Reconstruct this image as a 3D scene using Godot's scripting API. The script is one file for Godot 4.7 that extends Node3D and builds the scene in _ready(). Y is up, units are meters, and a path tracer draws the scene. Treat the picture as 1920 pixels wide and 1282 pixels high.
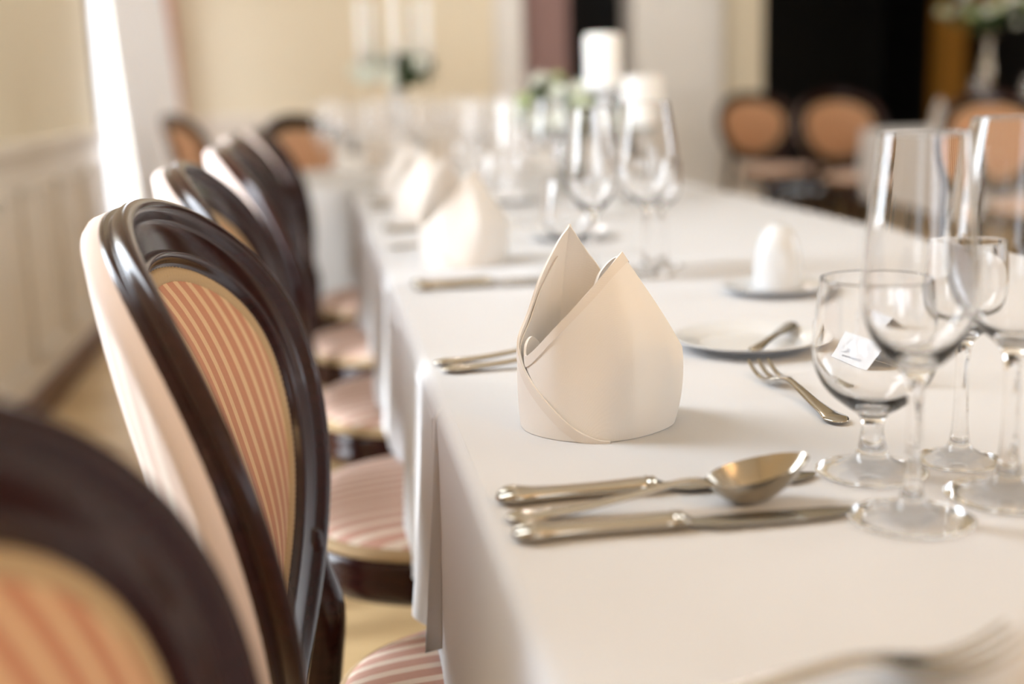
extends Node3D
# A banquet room laid for a wedding dinner. +Y up, metres. The long table runs along -Z, its left edge at x = EDGE.

const T := 0.75            # height of the table top
const EDGE := 0.084        # left edge of the long table
const YAW := 0.1476        # the camera looks a little to the right of the table's length
const WL := -0.938         # inner face of the window wall
const WB := -7.9           # inner face of the end wall

var M := {}
var used := {}

func _ready() -> void:
	setup_view()
	make_materials()
	build_room()
	build_tables()
	build_chairs()
	build_settings()
	build_centre()
	build_side_table()
	build_chandelier("brass chandelier with warm bulbs hanging above the photographer", Vector3(1.5, 2.25, 1.0), 0.32, Color(1.0, 0.81, 0.57))
	build_chandelier("brass chandelier with bright bulbs beyond the crosswise table", Vector3(1.15, 2.6, -6.2), 0.36, Color(0.97, 0.97, 0.98))

# ------------------------------------------------------------------ view and light
func setup_view() -> void:
	var cam := Camera3D.new()
	cam.name = "camera"
	add_child(cam)
	var pitch := 0.20143
	var roll := 0.03022
	var f := Vector3(sin(YAW) * cos(pitch), -sin(pitch), -cos(YAW) * cos(pitch))
	var r := Vector3(cos(YAW), 0, sin(YAW))
	var u := r.cross(f)
	var r2 := r * cos(roll) - u * sin(roll)
	var u2 := r * sin(roll) + u * cos(roll)
	cam.transform = Transform3D(Basis(r2, u2, -f), Vector3(0, 1.0096, 0))
	var at := CameraAttributesPhysical.new()
	at.frustum_focal_length = 12.0 * 2349.0 / 641.0
	at.frustum_focus_distance = 0.955
	at.exposure_aperture = at.frustum_focal_length / 19.5
	at.frustum_near = 0.05
	at.frustum_far = 60.0
	cam.attributes = at
	cam.current = true

	var sky_m := ProceduralSkyMaterial.new()
	sky_m.sky_top_color = Color(0.80, 0.87, 0.97)
	sky_m.sky_horizon_color = Color(0.95, 0.97, 1.0)
	sky_m.ground_bottom_color = Color(0.62, 0.62, 0.60)
	sky_m.ground_horizon_color = Color(0.86, 0.87, 0.87)
	sky_m.sun_angle_max = 0.0
	var sky := Sky.new()
	sky.sky_material = sky_m
	var env := Environment.new()
	env.background_mode = Environment.BG_SKY
	env.sky = sky
	env.background_energy_multiplier = 3.2
	env.tonemap_mode = Environment.TONE_MAPPER_LINEAR
	env.tonemap_exposure = 0.88
	env.sdfgi_enabled = true
	env.ssao_enabled = true
	env.ssil_enabled = true
	var we := WorldEnvironment.new()
	we.name = "world_environment"
	we.environment = env
	add_child(we)

	# daylight in the openings of the windows on the left wall (and of those behind the camera)
	area_light("window_daylight", Vector3(WL - 0.08, 1.95, -1.72), Vector2(0.58, 3.40), 12.0, 0.0)
	area_light("window_daylight", Vector3(WL - 0.08, 1.65, 1.55), Vector2(1.00, 1.50), 0.6, 0.0)
	area_light("window_daylight", Vector3(WL - 0.08, 1.55, -6.57), Vector2(1.40, 2.20), 10.0, 0.0)
	area_light("window_daylight", Vector3(0.3, 1.65, 5.96), Vector2(1.60, 2.20), 4.5, PI / 2)
	area_light("window_daylight", Vector3(2.8, 1.65, 5.96), Vector2(1.60, 2.20), 4.5, PI / 2)
	area_light("window_daylight", Vector3(4.98, 1.95, -1.75), Vector2(1.60, 1.70), 4.5, PI)

func area_light(n: String, p: Vector3, s: Vector2, e: float, turn: float) -> void:
	var l := AreaLight3D.new()
	l.name = n
	l.area_size = s
	l.light_energy = e
	l.light_color = Color(0.93, 0.965, 1.0)
	l.shadow_enabled = true
	l.area_range = 30.0
	l.area_attenuation = 2.0
	add_child(l, true)
	# shines along +X, turned about the upright
	l.transform = Transform3D(Basis(Vector3.UP, turn) * Basis(Vector3(0, 0, 1), Vector3(0, 1, 0), Vector3(-1, 0, 0)), p)

# ------------------------------------------------------------------ materials
func mat(c: Color, rough := 0.8, metal := 0.0) -> StandardMaterial3D:
	var m := StandardMaterial3D.new()
	m.albedo_color = c
	m.roughness = rough
	m.metallic = metal
	return m

func noise_tex(size: int, freq: float, seed_: int, ramp: Array, normal := false, bump := 1.0) -> NoiseTexture2D:
	var n := FastNoiseLite.new()
	n.seed = seed_
	n.frequency = freq
	n.fractal_octaves = 4
	var t := NoiseTexture2D.new()
	t.width = size
	t.height = size
	t.seamless = true
	t.noise = n
	if normal:
		t.as_normal_map = true
		t.bump_strength = bump
	elif ramp.size() == 2:
		var g := Gradient.new()
		g.set_color(0, ramp[0])
		g.set_color(1, ramp[1])
		t.color_ramp = g
	return t

func weave_normal(size: int, per: int, strength: float, twill: bool) -> ImageTexture:
	# relief of threads going over and under
	var im := Image.create(size, size, false, Image.FORMAT_RGB8)
	var rng := RandomNumberGenerator.new()
	rng.seed = 7
	var row := PackedFloat32Array()
	for i in size:
		row.append(rng.randf())
	for y in size:
		for x in size:
			var cx := int(float(x) / per)
			var cy := int(float(y) / per)
			var fx := (fposmod(x, per) + 0.5) / per * 2.0 - 1.0
			var fy := (fposmod(y, per) + 0.5) / per * 2.0 - 1.0
			var over := ((cx + cy) % 3 == 0) if twill else ((cx + cy) % 2 == 0)
			var h := (1.0 - fx * fx) * (0.75 + 0.25 * (1.0 - fy * fy)) if over else (1.0 - fy * fy) * (0.75 + 0.25 * (1.0 - fx * fx))
			h = h * (0.8 + 0.2 * row[(cx * 13 + cy * 7) % size])
			im.set_pixel(x, y, Color(h, h, h))
	im.bump_map_to_normal_map(strength)
	return ImageTexture.create_from_image(im)

func stripe_tex(a: Color, b: Color, seed_: int) -> ImageTexture:
	# one repeat of the woven stripe: a broad band and a narrower pale one, with thread grain
	var im := Image.create(96, 96, false, Image.FORMAT_RGB8)
	var rng := RandomNumberGenerator.new()
	rng.seed = seed_
	for y in 96:
		for x in 96:
			var u := float(x) / 96.0
			var k := smoothstep(0.57, 0.60, u) * (1.0 - smoothstep(0.97, 1.0, u))
			var c := a.lerp(b, k)
			var g := 1.0 + 0.10 * (rng.randf() - 0.5) + (0.05 if (x / 2 + y / 2) % 2 == 0 else -0.05)
			im.set_pixel(x, y, Color(c.r * g, c.g * g, c.b * g))
	return ImageTexture.create_from_image(im)

func plank_tex(a: Color, b: Color, seed_: int) -> NoiseTexture2D:
	return noise_tex(256, 0.02, seed_, [a, b])

func make_materials() -> void:
	var m: StandardMaterial3D
	m = mat(Color(0.885, 0.84, 0.745), 0.85)
	m.normal_enabled = true
	m.normal_texture = noise_tex(256, 0.05, 3, [], true, 2.0)
	m.normal_scale = 0.25
	m.uv1_triplanar = true
	m.uv1_world_triplanar = true
	M.wall = m
	M.cream = mat(Color(0.885, 0.85, 0.80), 0.55)
	M.white_paint = mat(Color(0.88, 0.87, 0.85), 0.45)
	M.ceiling = mat(Color(0.92, 0.90, 0.85), 0.9)
	M.brown_paint = mat(Color(0.36, 0.22, 0.12), 0.45)
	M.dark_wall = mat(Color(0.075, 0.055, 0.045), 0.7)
	M.ochre = mat(Color(0.62, 0.42, 0.10), 0.7)
	for k in 3:
		m = mat(Color.WHITE, 0.5)
		m.albedo_texture = plank_tex([Color(0.74, 0.61, 0.43), Color(0.77, 0.65, 0.47), Color(0.70, 0.57, 0.40)][k], [Color(0.84, 0.73, 0.55), Color(0.87, 0.77, 0.60), Color(0.80, 0.69, 0.51)][k], 40 + k)
		m.uv1_triplanar = true
		m.uv1_scale = Vector3(0.6, 4.0, 7.0)
		M["plank%d" % k] = m
	m = mat(Color(0.80, 0.795, 0.795), 0.88)
	m.normal_enabled = true
	m.normal_texture = weave_normal(256, 8, 3.0, false)
	m.normal_scale = 0.35
	m.uv1_triplanar = true
	m.uv1_world_triplanar = true
	m.uv1_scale = Vector3(60, 60, 60)
	M.cloth = m
	m = mat(Color(0.925, 0.90, 0.87), 0.85)
	m.normal_enabled = true
	m.normal_texture = weave_normal(256, 8, 4.0, true)
	m.normal_scale = 0.5
	m.uv1_triplanar = true
	m.uv1_scale = Vector3(55, 55, 55)
	m.backlight = Color(1.25, 1.16, 1.04)
	M.napkin = m
	m = m.duplicate()
	m.albedo_color = Color(0.90, 0.865, 0.825)
	M.napkin_hem = m
	m = mat(Color.WHITE, 0.16)
	m.albedo_texture = noise_tex(256, 0.03, 11, [Color(0.135, 0.060, 0.050), Color(0.205, 0.095, 0.078)])
	m.uv1_triplanar = true
	m.uv1_scale = Vector3(3.0, 14.0, 3.0)
	m.metallic_specular = 0.40
	M.wood = m
	m = mat(Color.WHITE, 0.8)
	m.albedo_texture = stripe_tex(Color(0.70, 0.465, 0.33), Color(0.805, 0.66, 0.50), 5)
	m.rim_enabled = true
	m.rim = 0.15
	M.stripe = m
	m = mat(Color.WHITE, 0.75)
	m.albedo_texture = stripe_tex(Color(0.79, 0.61, 0.54), Color(0.90, 0.83, 0.76), 6)
	m.rim_enabled = true
	m.rim = 0.2
	M.stripe_seat = m
	m = m.duplicate()
	m.albedo_texture = stripe_tex(Color(0.84, 0.765, 0.73), Color(0.92, 0.895, 0.87), 8)
	M.stripe_rear = m
	M.gimp = mat(Color(0.68, 0.575, 0.43), 0.85)
	m = mat(Color(0.69, 0.66, 0.61), 0.15, 1.0)
	M.silver = m
	M.bright_silver = mat(Color(0.93, 0.92, 0.91), 0.3, 0.6)
	M.blade = mat(Color(0.64, 0.62, 0.58), 0.2, 1.0)
	m = mat(Color(1, 1, 1, 0.0), 0.0)
	m.refraction_enabled = true
	m.refraction_scale = 0.05
	m.transparency = BaseMaterial3D.TRANSPARENCY_ALPHA
	M.glass = m
	m = mat(Color(1, 1, 1, 0.04), 0.0)
	m.transparency = BaseMaterial3D.TRANSPARENCY_ALPHA
	M.pane = m
	m = mat(Color(0.82, 0.825, 0.83), 0.12)
	m.clearcoat_enabled = true
	M.china = m
	m = mat(Color(0.93, 0.925, 0.91), 0.5)
	m.subsurf_scatter_enabled = true
	m.subsurf_scatter_strength = 0.2
	M.wax = m
	M.wick = mat(Color(0.1, 0.09, 0.08), 0.9)
	M.paper = mat(Color(0.80, 0.80, 0.81), 0.8)
	M.ink = mat(Color(0.40, 0.41, 0.46), 0.8)
	m = mat(Color(0.95, 0.95, 0.96), 0.9)
	m.backlight = Color(1.2, 1.2, 1.22)
	M.sheer = m
	m = mat(Color(0.80, 0.60, 0.54), 0.85)
	m.backlight = Color(0.4, 0.28, 0.24)
	M.drape = m
	M.mauve = mat(Color(0.66, 0.54, 0.52), 0.85)
	M.black_cloth = mat(Color(0.035, 0.03, 0.03), 0.9)
	m = mat(Color(0.20, 0.30, 0.12), 0.6)
	m.backlight = Color(0.1, 0.16, 0.05)
	M.leaf = m
	M.leaf_pale = mat(Color(0.55, 0.62, 0.40), 0.6)
	M.petal = mat(Color(0.90, 0.91, 0.86), 0.7)
	M.petal_green = mat(Color(0.74, 0.79, 0.58), 0.7)
	M.green_glass = mat(Color(0.05, 0.13, 0.08), 0.15)
	M.brass = mat(Color(0.78, 0.60, 0.32), 0.25, 1.0)
	m = mat(Color(1.0, 0.93, 0.8), 0.4)
	m.emission_enabled = true
	m.emission = Color(1.0, 0.80, 0.52)
	m.emission_energy_multiplier = 12.0
	M.bulb = m

# ------------------------------------------------------------------ node helpers
func numbered(n: String) -> String:
	var k: int = used.get(n, 0)
	used[n] = k + 1
	return n if k == 0 else "%s_%03d" % [n, k]

func tag(o: Node, label := "", category := "", group := "") -> Node:
	if label:
		o.set_meta("label", label)
	if category:
		o.set_meta("category", category)
	if group:
		o.set_meta("group", group)
	return o

func thing(n: String, label: String, category: String, p := Vector3.ZERO, turn := 0.0, group := "") -> Node3D:
	var o := Node3D.new()
	o.name = numbered(n)
	add_child(o, true)
	o.position = p
	o.rotation.y = turn
	tag(o, label, category, group)
	return o

func part(n: String, mesh: Mesh, m: Material, parent: Node, p := Vector3.ZERO, label := "") -> MeshInstance3D:
	var o := MeshInstance3D.new()
	o.name = numbered(n) if parent == self else n
	o.mesh = mesh
	o.material_override = m
	o.position = p
	parent.add_child(o, true)
	if label:
		o.set_meta("label", label)
	return o

func struct(n: String, mesh: Mesh, m: Material, label: String, p := Vector3.ZERO) -> MeshInstance3D:
	var o := part(n, mesh, m, self, p)
	o.set_meta("kind", "structure")
	o.set_meta("label", label)
	return o

func dup(src: Node3D, p: Vector3, turn: float, label: String, group := "") -> Node3D:
	var base: String = src.name
	if base.length() > 4 and base[base.length() - 4] == "_" and base.right(3).is_valid_int():
		base = base.left(base.length() - 4)
	var o: Node3D = src.duplicate()
	o.name = numbered(base)
	add_child(o, true)
	o.position = p
	o.rotation = Vector3(0, turn, 0)
	o.set_meta("label", label)
	if group:
		o.set_meta("group", group)
	return o

# ------------------------------------------------------------------ mesh helpers
func begin() -> SurfaceTool:
	var st := SurfaceTool.new()
	st.begin(Mesh.PRIMITIVE_TRIANGLES)
	return st

func done(st: SurfaceTool) -> ArrayMesh:
	st.generate_normals()
	st.index()
	return st.commit()

func tri(st: SurfaceTool, a: Vector3, b: Vector3, c: Vector3, ua := Vector2.ZERO, ub := Vector2.ZERO, uc := Vector2.ZERO) -> void:
	if a.is_equal_approx(b) or b.is_equal_approx(c) or a.is_equal_approx(c):
		return
	st.set_uv(ua)
	st.add_vertex(a)
	st.set_uv(ub)
	st.add_vertex(b)
	st.set_uv(uc)
	st.add_vertex(c)

# rows of points: along a row is «right», from row to row is «up», seen from the front
func grid(st: SurfaceTool, rows: Array, closed := false, flip := false, uvs: Array = []) -> void:
	var nj := rows.size()
	var ni: int = rows[0].size()
	for j in nj - 1:
		for i in (ni if closed else ni - 1):
			var k := (i + 1) % ni
			var a: Vector3 = rows[j][i]
			var b: Vector3 = rows[j][k]
			var c: Vector3 = rows[j + 1][k]
			var d: Vector3 = rows[j + 1][i]
			var ua := Vector2.ZERO
			var ub := Vector2.ZERO
			var uc := Vector2.ZERO
			var ud := Vector2.ZERO
			if uvs.size():
				ua = uvs[j][i]
				ub = uvs[j][k]
				uc = uvs[j + 1][k]
				ud = uvs[j + 1][i]
			if flip:
				tri(st, a, b, c, ua, ub, uc)
				tri(st, a, c, d, ua, uc, ud)
			else:
				tri(st, a, d, c, ua, ud, uc)
				tri(st, a, c, b, ua, uc, ub)

# a sheet with thickness: the grid, its back and its edges
func sheet(st: SurfaceTool, rows: Array, thick: float) -> void:
	var nj := rows.size()
	var ni: int = rows[0].size()
	var back := []
	for j in nj:
		var r := PackedVector3Array()
		for i in ni:
			var du: Vector3 = rows[j][mini(i + 1, ni - 1)] - rows[j][maxi(i - 1, 0)]
			var dv: Vector3 = rows[mini(j + 1, nj - 1)][i] - rows[maxi(j - 1, 0)][i]
			var n := du.cross(dv)
			n = n.normalized() if n.length() > 1e-12 else Vector3.UP
			r.append(rows[j][i] - n * thick)
		back.append(r)
	st.set_smooth_group(0)
	grid(st, rows)
	st.set_smooth_group(1)
	grid(st, back, false, true)
	st.set_smooth_group(2)
	var lo := [back[0], rows[0]]
	grid(st, lo)
	var hi := [rows[nj - 1], back[nj - 1]]
	grid(st, hi)
	var lf := PackedVector3Array()
	var lb := PackedVector3Array()
	var rf := PackedVector3Array()
	var rb := PackedVector3Array()
	for j in nj:
		lf.append(rows[j][0])
		lb.append(back[j][0])
		rf.append(rows[j][ni - 1])
		rb.append(back[j][ni - 1])
	grid(st, [lf, lb], false, false)
	grid(st, [rb, rf], false, false)
	st.set_smooth_group(0)

func cat(p0, p1, p2, p3, t: float):
	return 0.5 * ((2.0 * p1) + (p2 - p0) * t + (2.0 * p0 - 5.0 * p1 + 4.0 * p2 - p3) * t * t + (3.0 * p1 - p0 - 3.0 * p2 + p3) * t * t * t)

func spline(pts: Array, per: int) -> Array:
	var o := []
	var n := pts.size()
	for i in n - 1:
		for k in per:
			o.append(cat(pts[maxi(i - 1, 0)], pts[i], pts[i + 1], pts[mini(i + 2, n - 1)], float(k) / per))
	o.append(pts[n - 1])
	return o

# turned shape: (radius, height) from the bottom outside upwards; only the stretch i0..i1 of the profile is built, its normals fit the whole
func lathe(prof: Array, segs := 48, i0 := 0, i1 := -1, skip0 := -1, skip1 := -1) -> ArrayMesh:
	var n := prof.size()
	if i1 < 0:
		i1 = n - 1
	var st := begin()
	var nor := []
	for i in n:
		var a: Vector2 = prof[maxi(i - 1, 0)]
		var b: Vector2 = prof[mini(i + 1, n - 1)]
		var t := (b - a)
		if t.length() < 1e-9:
			t = Vector2(0, 1)
		t = t.normalized()
		nor.append(Vector2(t.y, -t.x))
		if prof[i].x < 1e-6:
			nor[i] = Vector2(0, -1.0 if nor[i].y < 0.0 else 1.0)
	for i in range(i0, i1):
		if i >= skip0 and i < skip1:
			continue
		for k in segs:
			var t0 := TAU * k / segs
			var t1 := TAU * ((k + 1) % segs) / segs
			var q := [[i, t0], [i + 1, t0], [i + 1, t1], [i, t0], [i + 1, t1], [i, t1]]
			var v := []
			for e in q:
				var pr: Vector2 = prof[e[0]]
				v.append(Vector3(pr.x * sin(e[1]), pr.y, pr.x * cos(e[1])))
			for s in [0, 3]:
				if v[s].is_equal_approx(v[s + 1]) or v[s + 1].is_equal_approx(v[s + 2]) or v[s].is_equal_approx(v[s + 2]):
					continue
				for e in 3:
					var w: Array = q[s + e]
					var nn: Vector2 = nor[w[0]]
					st.set_normal(Vector3(nn.x * sin(w[1]), nn.y, nn.x * cos(w[1])))
					st.add_vertex(v[s + e])
	st.index()
	return st.commit()

# a bar along X: sections [x, y, z, half width, half thickness]; e < 1 squares the section
func bar(st: SurfaceTool, secs: Array, n := 16, e := 1.0) -> void:
	var rows := []
	var first: Array = secs[0]
	var last: Array = secs[secs.size() - 1]
	rows.append(ring_x([first[0], first[1], first[2], 0.0, 0.0], n, e))
	for s in secs:
		rows.append(ring_x(s, n, e))
	rows.append(ring_x([last[0], last[1], last[2], 0.0, 0.0], n, e))
	grid(st, rows, true)

func ring_x(s: Array, n: int, e: float) -> PackedVector3Array:
	var r := PackedVector3Array()
	for k in n:
		var a := TAU * k / n
		var c := cos(a)
		var q := sin(a)
		r.append(Vector3(s[0], s[1] + s[4] * signf(q) * pow(absf(q), e), s[2] - s[3] * signf(c) * pow(absf(c), e)))
	return r

# a tube through points with a radius at each; flat presses it in its second axis
func tube(st: SurfaceTool, pts: Array, radii: Array, n := 12, flat := 1.0, side := Vector3.ZERO) -> void:
	var rows := []
	var m := pts.size()
	for i in m:
		var d: Vector3 = (pts[mini(i + 1, m - 1)] - pts[maxi(i - 1, 0)]).normalized()
		var a := side
		if a == Vector3.ZERO:
			a = Vector3.RIGHT if absf(d.x) < 0.8 else Vector3.FORWARD
		a = (a - d * a.dot(d)).normalized()
		var b := d.cross(a)
		var r := PackedVector3Array()
		for k in n:
			var t := TAU * k / n
			r.append(pts[i] + (a * cos(t) + b * sin(t) * flat) * float(radii[i]))
		if i == 0:
			rows.append(one_point(pts[0], n))
		rows.append(r)
		if i == m - 1:
			rows.append(one_point(pts[i], n))
	grid(st, rows, true)

func one_point(p: Vector3, n: int) -> PackedVector3Array:
	var r := PackedVector3Array()
	r.resize(n)
	r.fill(p)
	return r

# a box with chamfered edges
func box(st: SurfaceTool, c: Vector3, s: Vector3, bev := 0.004) -> void:
	st.set_smooth_group(-1)
	var h := s * 0.5
	bev = minf(bev, minf(h.x, minf(h.y, h.z)) * 0.9)
	for s1 in [-1.0, 1.0]:
		face(st, c, corner(c, h, bev, s1, -1, -1, 0), corner(c, h, bev, s1, 1, -1, 0), corner(c, h, bev, s1, 1, 1, 0), corner(c, h, bev, s1, -1, 1, 0))
		face(st, c, corner(c, h, bev, -1, s1, -1, 1), corner(c, h, bev, 1, s1, -1, 1), corner(c, h, bev, 1, s1, 1, 1), corner(c, h, bev, -1, s1, 1, 1))
		face(st, c, corner(c, h, bev, -1, -1, s1, 2), corner(c, h, bev, 1, -1, s1, 2), corner(c, h, bev, 1, 1, s1, 2), corner(c, h, bev, -1, 1, s1, 2))
		for s2 in [-1.0, 1.0]:
			face(st, c, corner(c, h, bev, s1, s2, -1, 0), corner(c, h, bev, s1, s2, 1, 0), corner(c, h, bev, s1, s2, 1, 1), corner(c, h, bev, s1, s2, -1, 1))
			face(st, c, corner(c, h, bev, s1, -1, s2, 0), corner(c, h, bev, s1, 1, s2, 0), corner(c, h, bev, s1, 1, s2, 2), corner(c, h, bev, s1, -1, s2, 2))
			face(st, c, corner(c, h, bev, -1, s1, s2, 1), corner(c, h, bev, 1, s1, s2, 1), corner(c, h, bev, 1, s1, s2, 2), corner(c, h, bev, -1, s1, s2, 2))
			for s3 in [-1.0, 1.0]:
				var a: Vector3 = corner(c, h, bev, s1, s2, s3, 0)
				var b: Vector3 = corner(c, h, bev, s1, s2, s3, 1)
				var d: Vector3 = corner(c, h, bev, s1, s2, s3, 2)
				if (b - a).cross(d - a).dot((a + b + d) / 3.0 - c) > 0.0:
					tri(st, a, d, b)
				else:
					tri(st, a, b, d)
	st.set_smooth_group(0)

func corner(c: Vector3, h: Vector3, bev: float, sx: float, sy: float, sz: float, axis: int) -> Vector3:
	var k := Vector3(sx * (h.x - bev), sy * (h.y - bev), sz * (h.z - bev))
	k[axis] = [sx, sy, sz][axis] * h[axis]
	return c + k

func face(st: SurfaceTool, c: Vector3, a: Vector3, b: Vector3, d: Vector3, e: Vector3) -> void:
	var n := (b - a).cross(d - a)
	if n.dot((a + b + d + e) * 0.25 - c) > 0.0:
		tri(st, a, d, b)
		tri(st, a, e, d)
	else:
		tri(st, a, b, d)
		tri(st, a, d, e)

func box_mesh(s: Vector3, bev := 0.004) -> ArrayMesh:
	var st := begin()
	box(st, Vector3.ZERO, s, bev)
	return done(st)

# a box given by its corners
func span(st: SurfaceTool, a: Vector3, b: Vector3, bev := 0.003) -> void:
	box(st, (a + b) * 0.5, (b - a).abs(), bev)

# ------------------------------------------------------------------ the room
func build_room() -> void:
	var H := 4.2
	var st := begin()
	span(st, Vector3(WL - 0.4, -0.12, WB - 3.6), Vector3(5.4, -0.03, 6.3))
	var floor_ := struct("floor", done(st), M.plank0, "light oak plank floor running under the tables")
	var pl := box_mesh(Vector3(1.394, 0.03, 0.134), 0.003)
	var rng := RandomNumberGenerator.new()
	rng.seed = 21
	var row := 0
	var z := 0.2
	while z > WB:
		var off: float = [0.0, 0.55, 1.0][row % 3]
		for k in 5:
			var x0 := WL - off + 1.4 * k
			if x0 + 1.4 < WL + 0.15 or x0 > 3.9:
				continue
			part("plank", pl, M["plank%d" % rng.randi_range(0, 2)], floor_, Vector3(x0 + 0.7, -0.015, z - 0.07))
		row += 1
		z -= 0.14
	st = begin()
	span(st, Vector3(WL - 0.4, H, WB - 3.6), Vector3(5.4, H + 0.15, 6.3))
	struct("ceiling", done(st), M.ceiling, "plain white ceiling above the banquet room")

	# window wall on the left, with three openings
	var ops := [[1.00, 2.10, 0.80, 2.50], [-2.06, -1.38, 0.06, 3.85], [-7.40, -5.80, 0.30, 2.75]]
	st = begin()
	var zz := 6.0
	for o in ops:
		span(st, Vector3(WL - 0.35, 0, o[1]), Vector3(WL, H, zz), 0.002)
		span(st, Vector3(WL - 0.35, 0, o[0]), Vector3(WL, o[2], o[1]), 0.002)
		span(st, Vector3(WL - 0.35, o[3], o[0]), Vector3(WL, H, o[1]), 0.002)
		zz = o[0]
	span(st, Vector3(WL - 0.35, 0, WB - 0.3), Vector3(WL, H, zz), 0.002)
	var wl := struct("wall_left", done(st), M.wall, "yellow window wall with cream wainscot below, on the left")
	for k in 3:
		var o: Array = ops[k]
		window("window_%d" % (k + 1), o)
	# wainscot of the left wall between the second and the far window: panels, stiles and rails
	var a := -2.30
	var b := -5.72
	var n := 6
	var w := (a - b) / n
	st = begin()
	span(st, Vector3(WL, 0.0, b), Vector3(WL + 0.012, 0.84, a), 0.002)
	part("wainscot", done(st), M.cream, wl)
	for k in n:
		var z1 := a - w * k - 0.07
		var z0 := a - w * (k + 1) + 0.07
		wains_panel(wl, z0, z1, true)
	st = begin()
	span(st, Vector3(WL, 0.84, b), Vector3(WL + 0.035, 0.885, a), 0.008)
	span(st, Vector3(WL, 0.815, b), Vector3(WL + 0.022, 0.84, a), 0.006)
	struct("trim_1", done(st), M.cream, "cream dado rail on the window wall")
	st = begin()
	span(st, Vector3(WL, 0, b), Vector3(WL + 0.032, 0.11, a), 0.008)
	struct("baseboard_left", done(st), M.brown_paint, "brown baseboard along the window wall")
	st = begin()
	span(st, Vector3(WL - 0.002, 0, -5.80), Vector3(WL + 0.015, 2.82, -5.72), 0.01)
	struct("trim_2", done(st), M.brown_paint, "brown upright casing beside the curtained far window")

	# end wall: yellow with wainscot, one doorway, a wide opening on the right
	st = begin()
	span(st, Vector3(WL - 0.35, 0, WB - 0.3), Vector3(1.28, H, WB), 0.002)
	span(st, Vector3(2.02, 0, WB - 0.3), Vector3(2.86, H, WB), 0.002)
	span(st, Vector3(1.28, 2.35, WB - 0.3), Vector3(2.02, H, WB), 0.002)
	span(st, Vector3(2.86, 2.6, WB - 0.3), Vector3(5.2, H, WB), 0.002)
	var wb := struct("wall_back", done(st), M.wall, "yellow end wall with cream wainscot behind the tables")
	st = begin()
	span(st, Vector3(WL, 0, WB), Vector3(1.10, 0.84, WB + 0.012), 0.002)
	span(st, Vector3(2.55, 0, WB), Vector3(2.84, 0.84, WB + 0.012), 0.002)
	part("wainscot", done(st), M.cream, wb)
	for k in 4:
		wains_panel(wb, WL + 0.06 + 0.5 * k, WL + 0.50 + 0.5 * k, false)
	st = begin()
	span(st, Vector3(WL, 0.82, WB), Vector3(1.10, 0.885, WB + 0.035), 0.008)
	span(st, Vector3(2.55, 0.82, WB), Vector3(2.86, 0.885, WB + 0.035), 0.008)
	struct("trim_3", done(st), M.cream, "cream dado rail on the end wall")
	st = begin()
	span(st, Vector3(WL, 0, WB), Vector3(1.10, 0.11, WB + 0.03), 0.008)
	struct("baseboard_back", done(st), M.brown_paint, "brown baseboard along the end wall")
	# white casing of the doorway and the open white leaf beside it
	st = begin()
	span(st, Vector3(1.12, 0, WB - 0.3), Vector3(1.30, 2.5, WB + 0.05), 0.015)
	span(st, Vector3(2.00, 0, WB - 0.3), Vector3(2.16, 2.5, WB + 0.05), 0.015)
	span(st, Vector3(1.12, 2.33, WB - 0.3), Vector3(2.16, 2.5, WB + 0.06), 0.015)
	struct("trim_4", done(st), M.white_paint, "white casing round the dark doorway in the end wall")
	st = begin()
	span(st, Vector3(2.12, 0.01, WB + 0.06), Vector3(2.56, 2.4, WB + 0.10), 0.006)
	var door := struct("door_1", done(st), M.white_paint, "white door leaf folded open against the end wall")
	for y in [[0.15, 0.75], [0.9, 1.5], [1.65, 2.25]]:
		st = begin()
		span(st, Vector3(2.20, y[0], WB + 0.10), Vector3(2.48, y[1], WB + 0.112), 0.008)
		part("door_panel", done(st), M.white_paint, door)
	# rooms beyond the openings
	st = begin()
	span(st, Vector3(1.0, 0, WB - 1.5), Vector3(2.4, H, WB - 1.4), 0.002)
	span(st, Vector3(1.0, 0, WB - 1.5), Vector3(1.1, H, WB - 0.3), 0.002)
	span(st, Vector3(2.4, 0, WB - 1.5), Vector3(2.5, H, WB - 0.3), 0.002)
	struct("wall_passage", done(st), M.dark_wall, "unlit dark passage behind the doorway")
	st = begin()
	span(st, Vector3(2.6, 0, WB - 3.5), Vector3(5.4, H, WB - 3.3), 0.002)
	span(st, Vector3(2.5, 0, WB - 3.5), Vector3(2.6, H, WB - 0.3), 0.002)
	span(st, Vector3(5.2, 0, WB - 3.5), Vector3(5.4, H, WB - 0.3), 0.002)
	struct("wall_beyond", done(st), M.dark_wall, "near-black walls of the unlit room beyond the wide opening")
	st = begin()
	span(st, Vector3(4.60, 0, -9.1), Vector3(4.80, 2.6, -8.9), 0.01)
	span(st, Vector3(4.60, 1.52, -9.1), Vector3(5.2, 1.66, -8.9), 0.01)
	struct("trim_5", done(st), M.ochre, "ochre post and crossbar in the dark room beyond")
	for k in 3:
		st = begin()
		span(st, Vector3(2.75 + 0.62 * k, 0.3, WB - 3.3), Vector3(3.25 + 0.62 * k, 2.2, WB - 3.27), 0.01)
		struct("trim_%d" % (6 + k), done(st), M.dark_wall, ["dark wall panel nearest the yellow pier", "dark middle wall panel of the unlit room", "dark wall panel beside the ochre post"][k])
	# right and near walls close the room
	st = begin()
	var zr := WB - 0.3
	for o in [[-2.60, -0.90]]:
		span(st, Vector3(5.05, 0, zr), Vector3(5.3, H, o[0]), 0.002)
		span(st, Vector3(5.05, 0, o[0]), Vector3(5.3, 1.05, o[1]), 0.002)
		span(st, Vector3(5.05, 2.8, o[0]), Vector3(5.3, H, o[1]), 0.002)
		zr = o[1]
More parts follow.
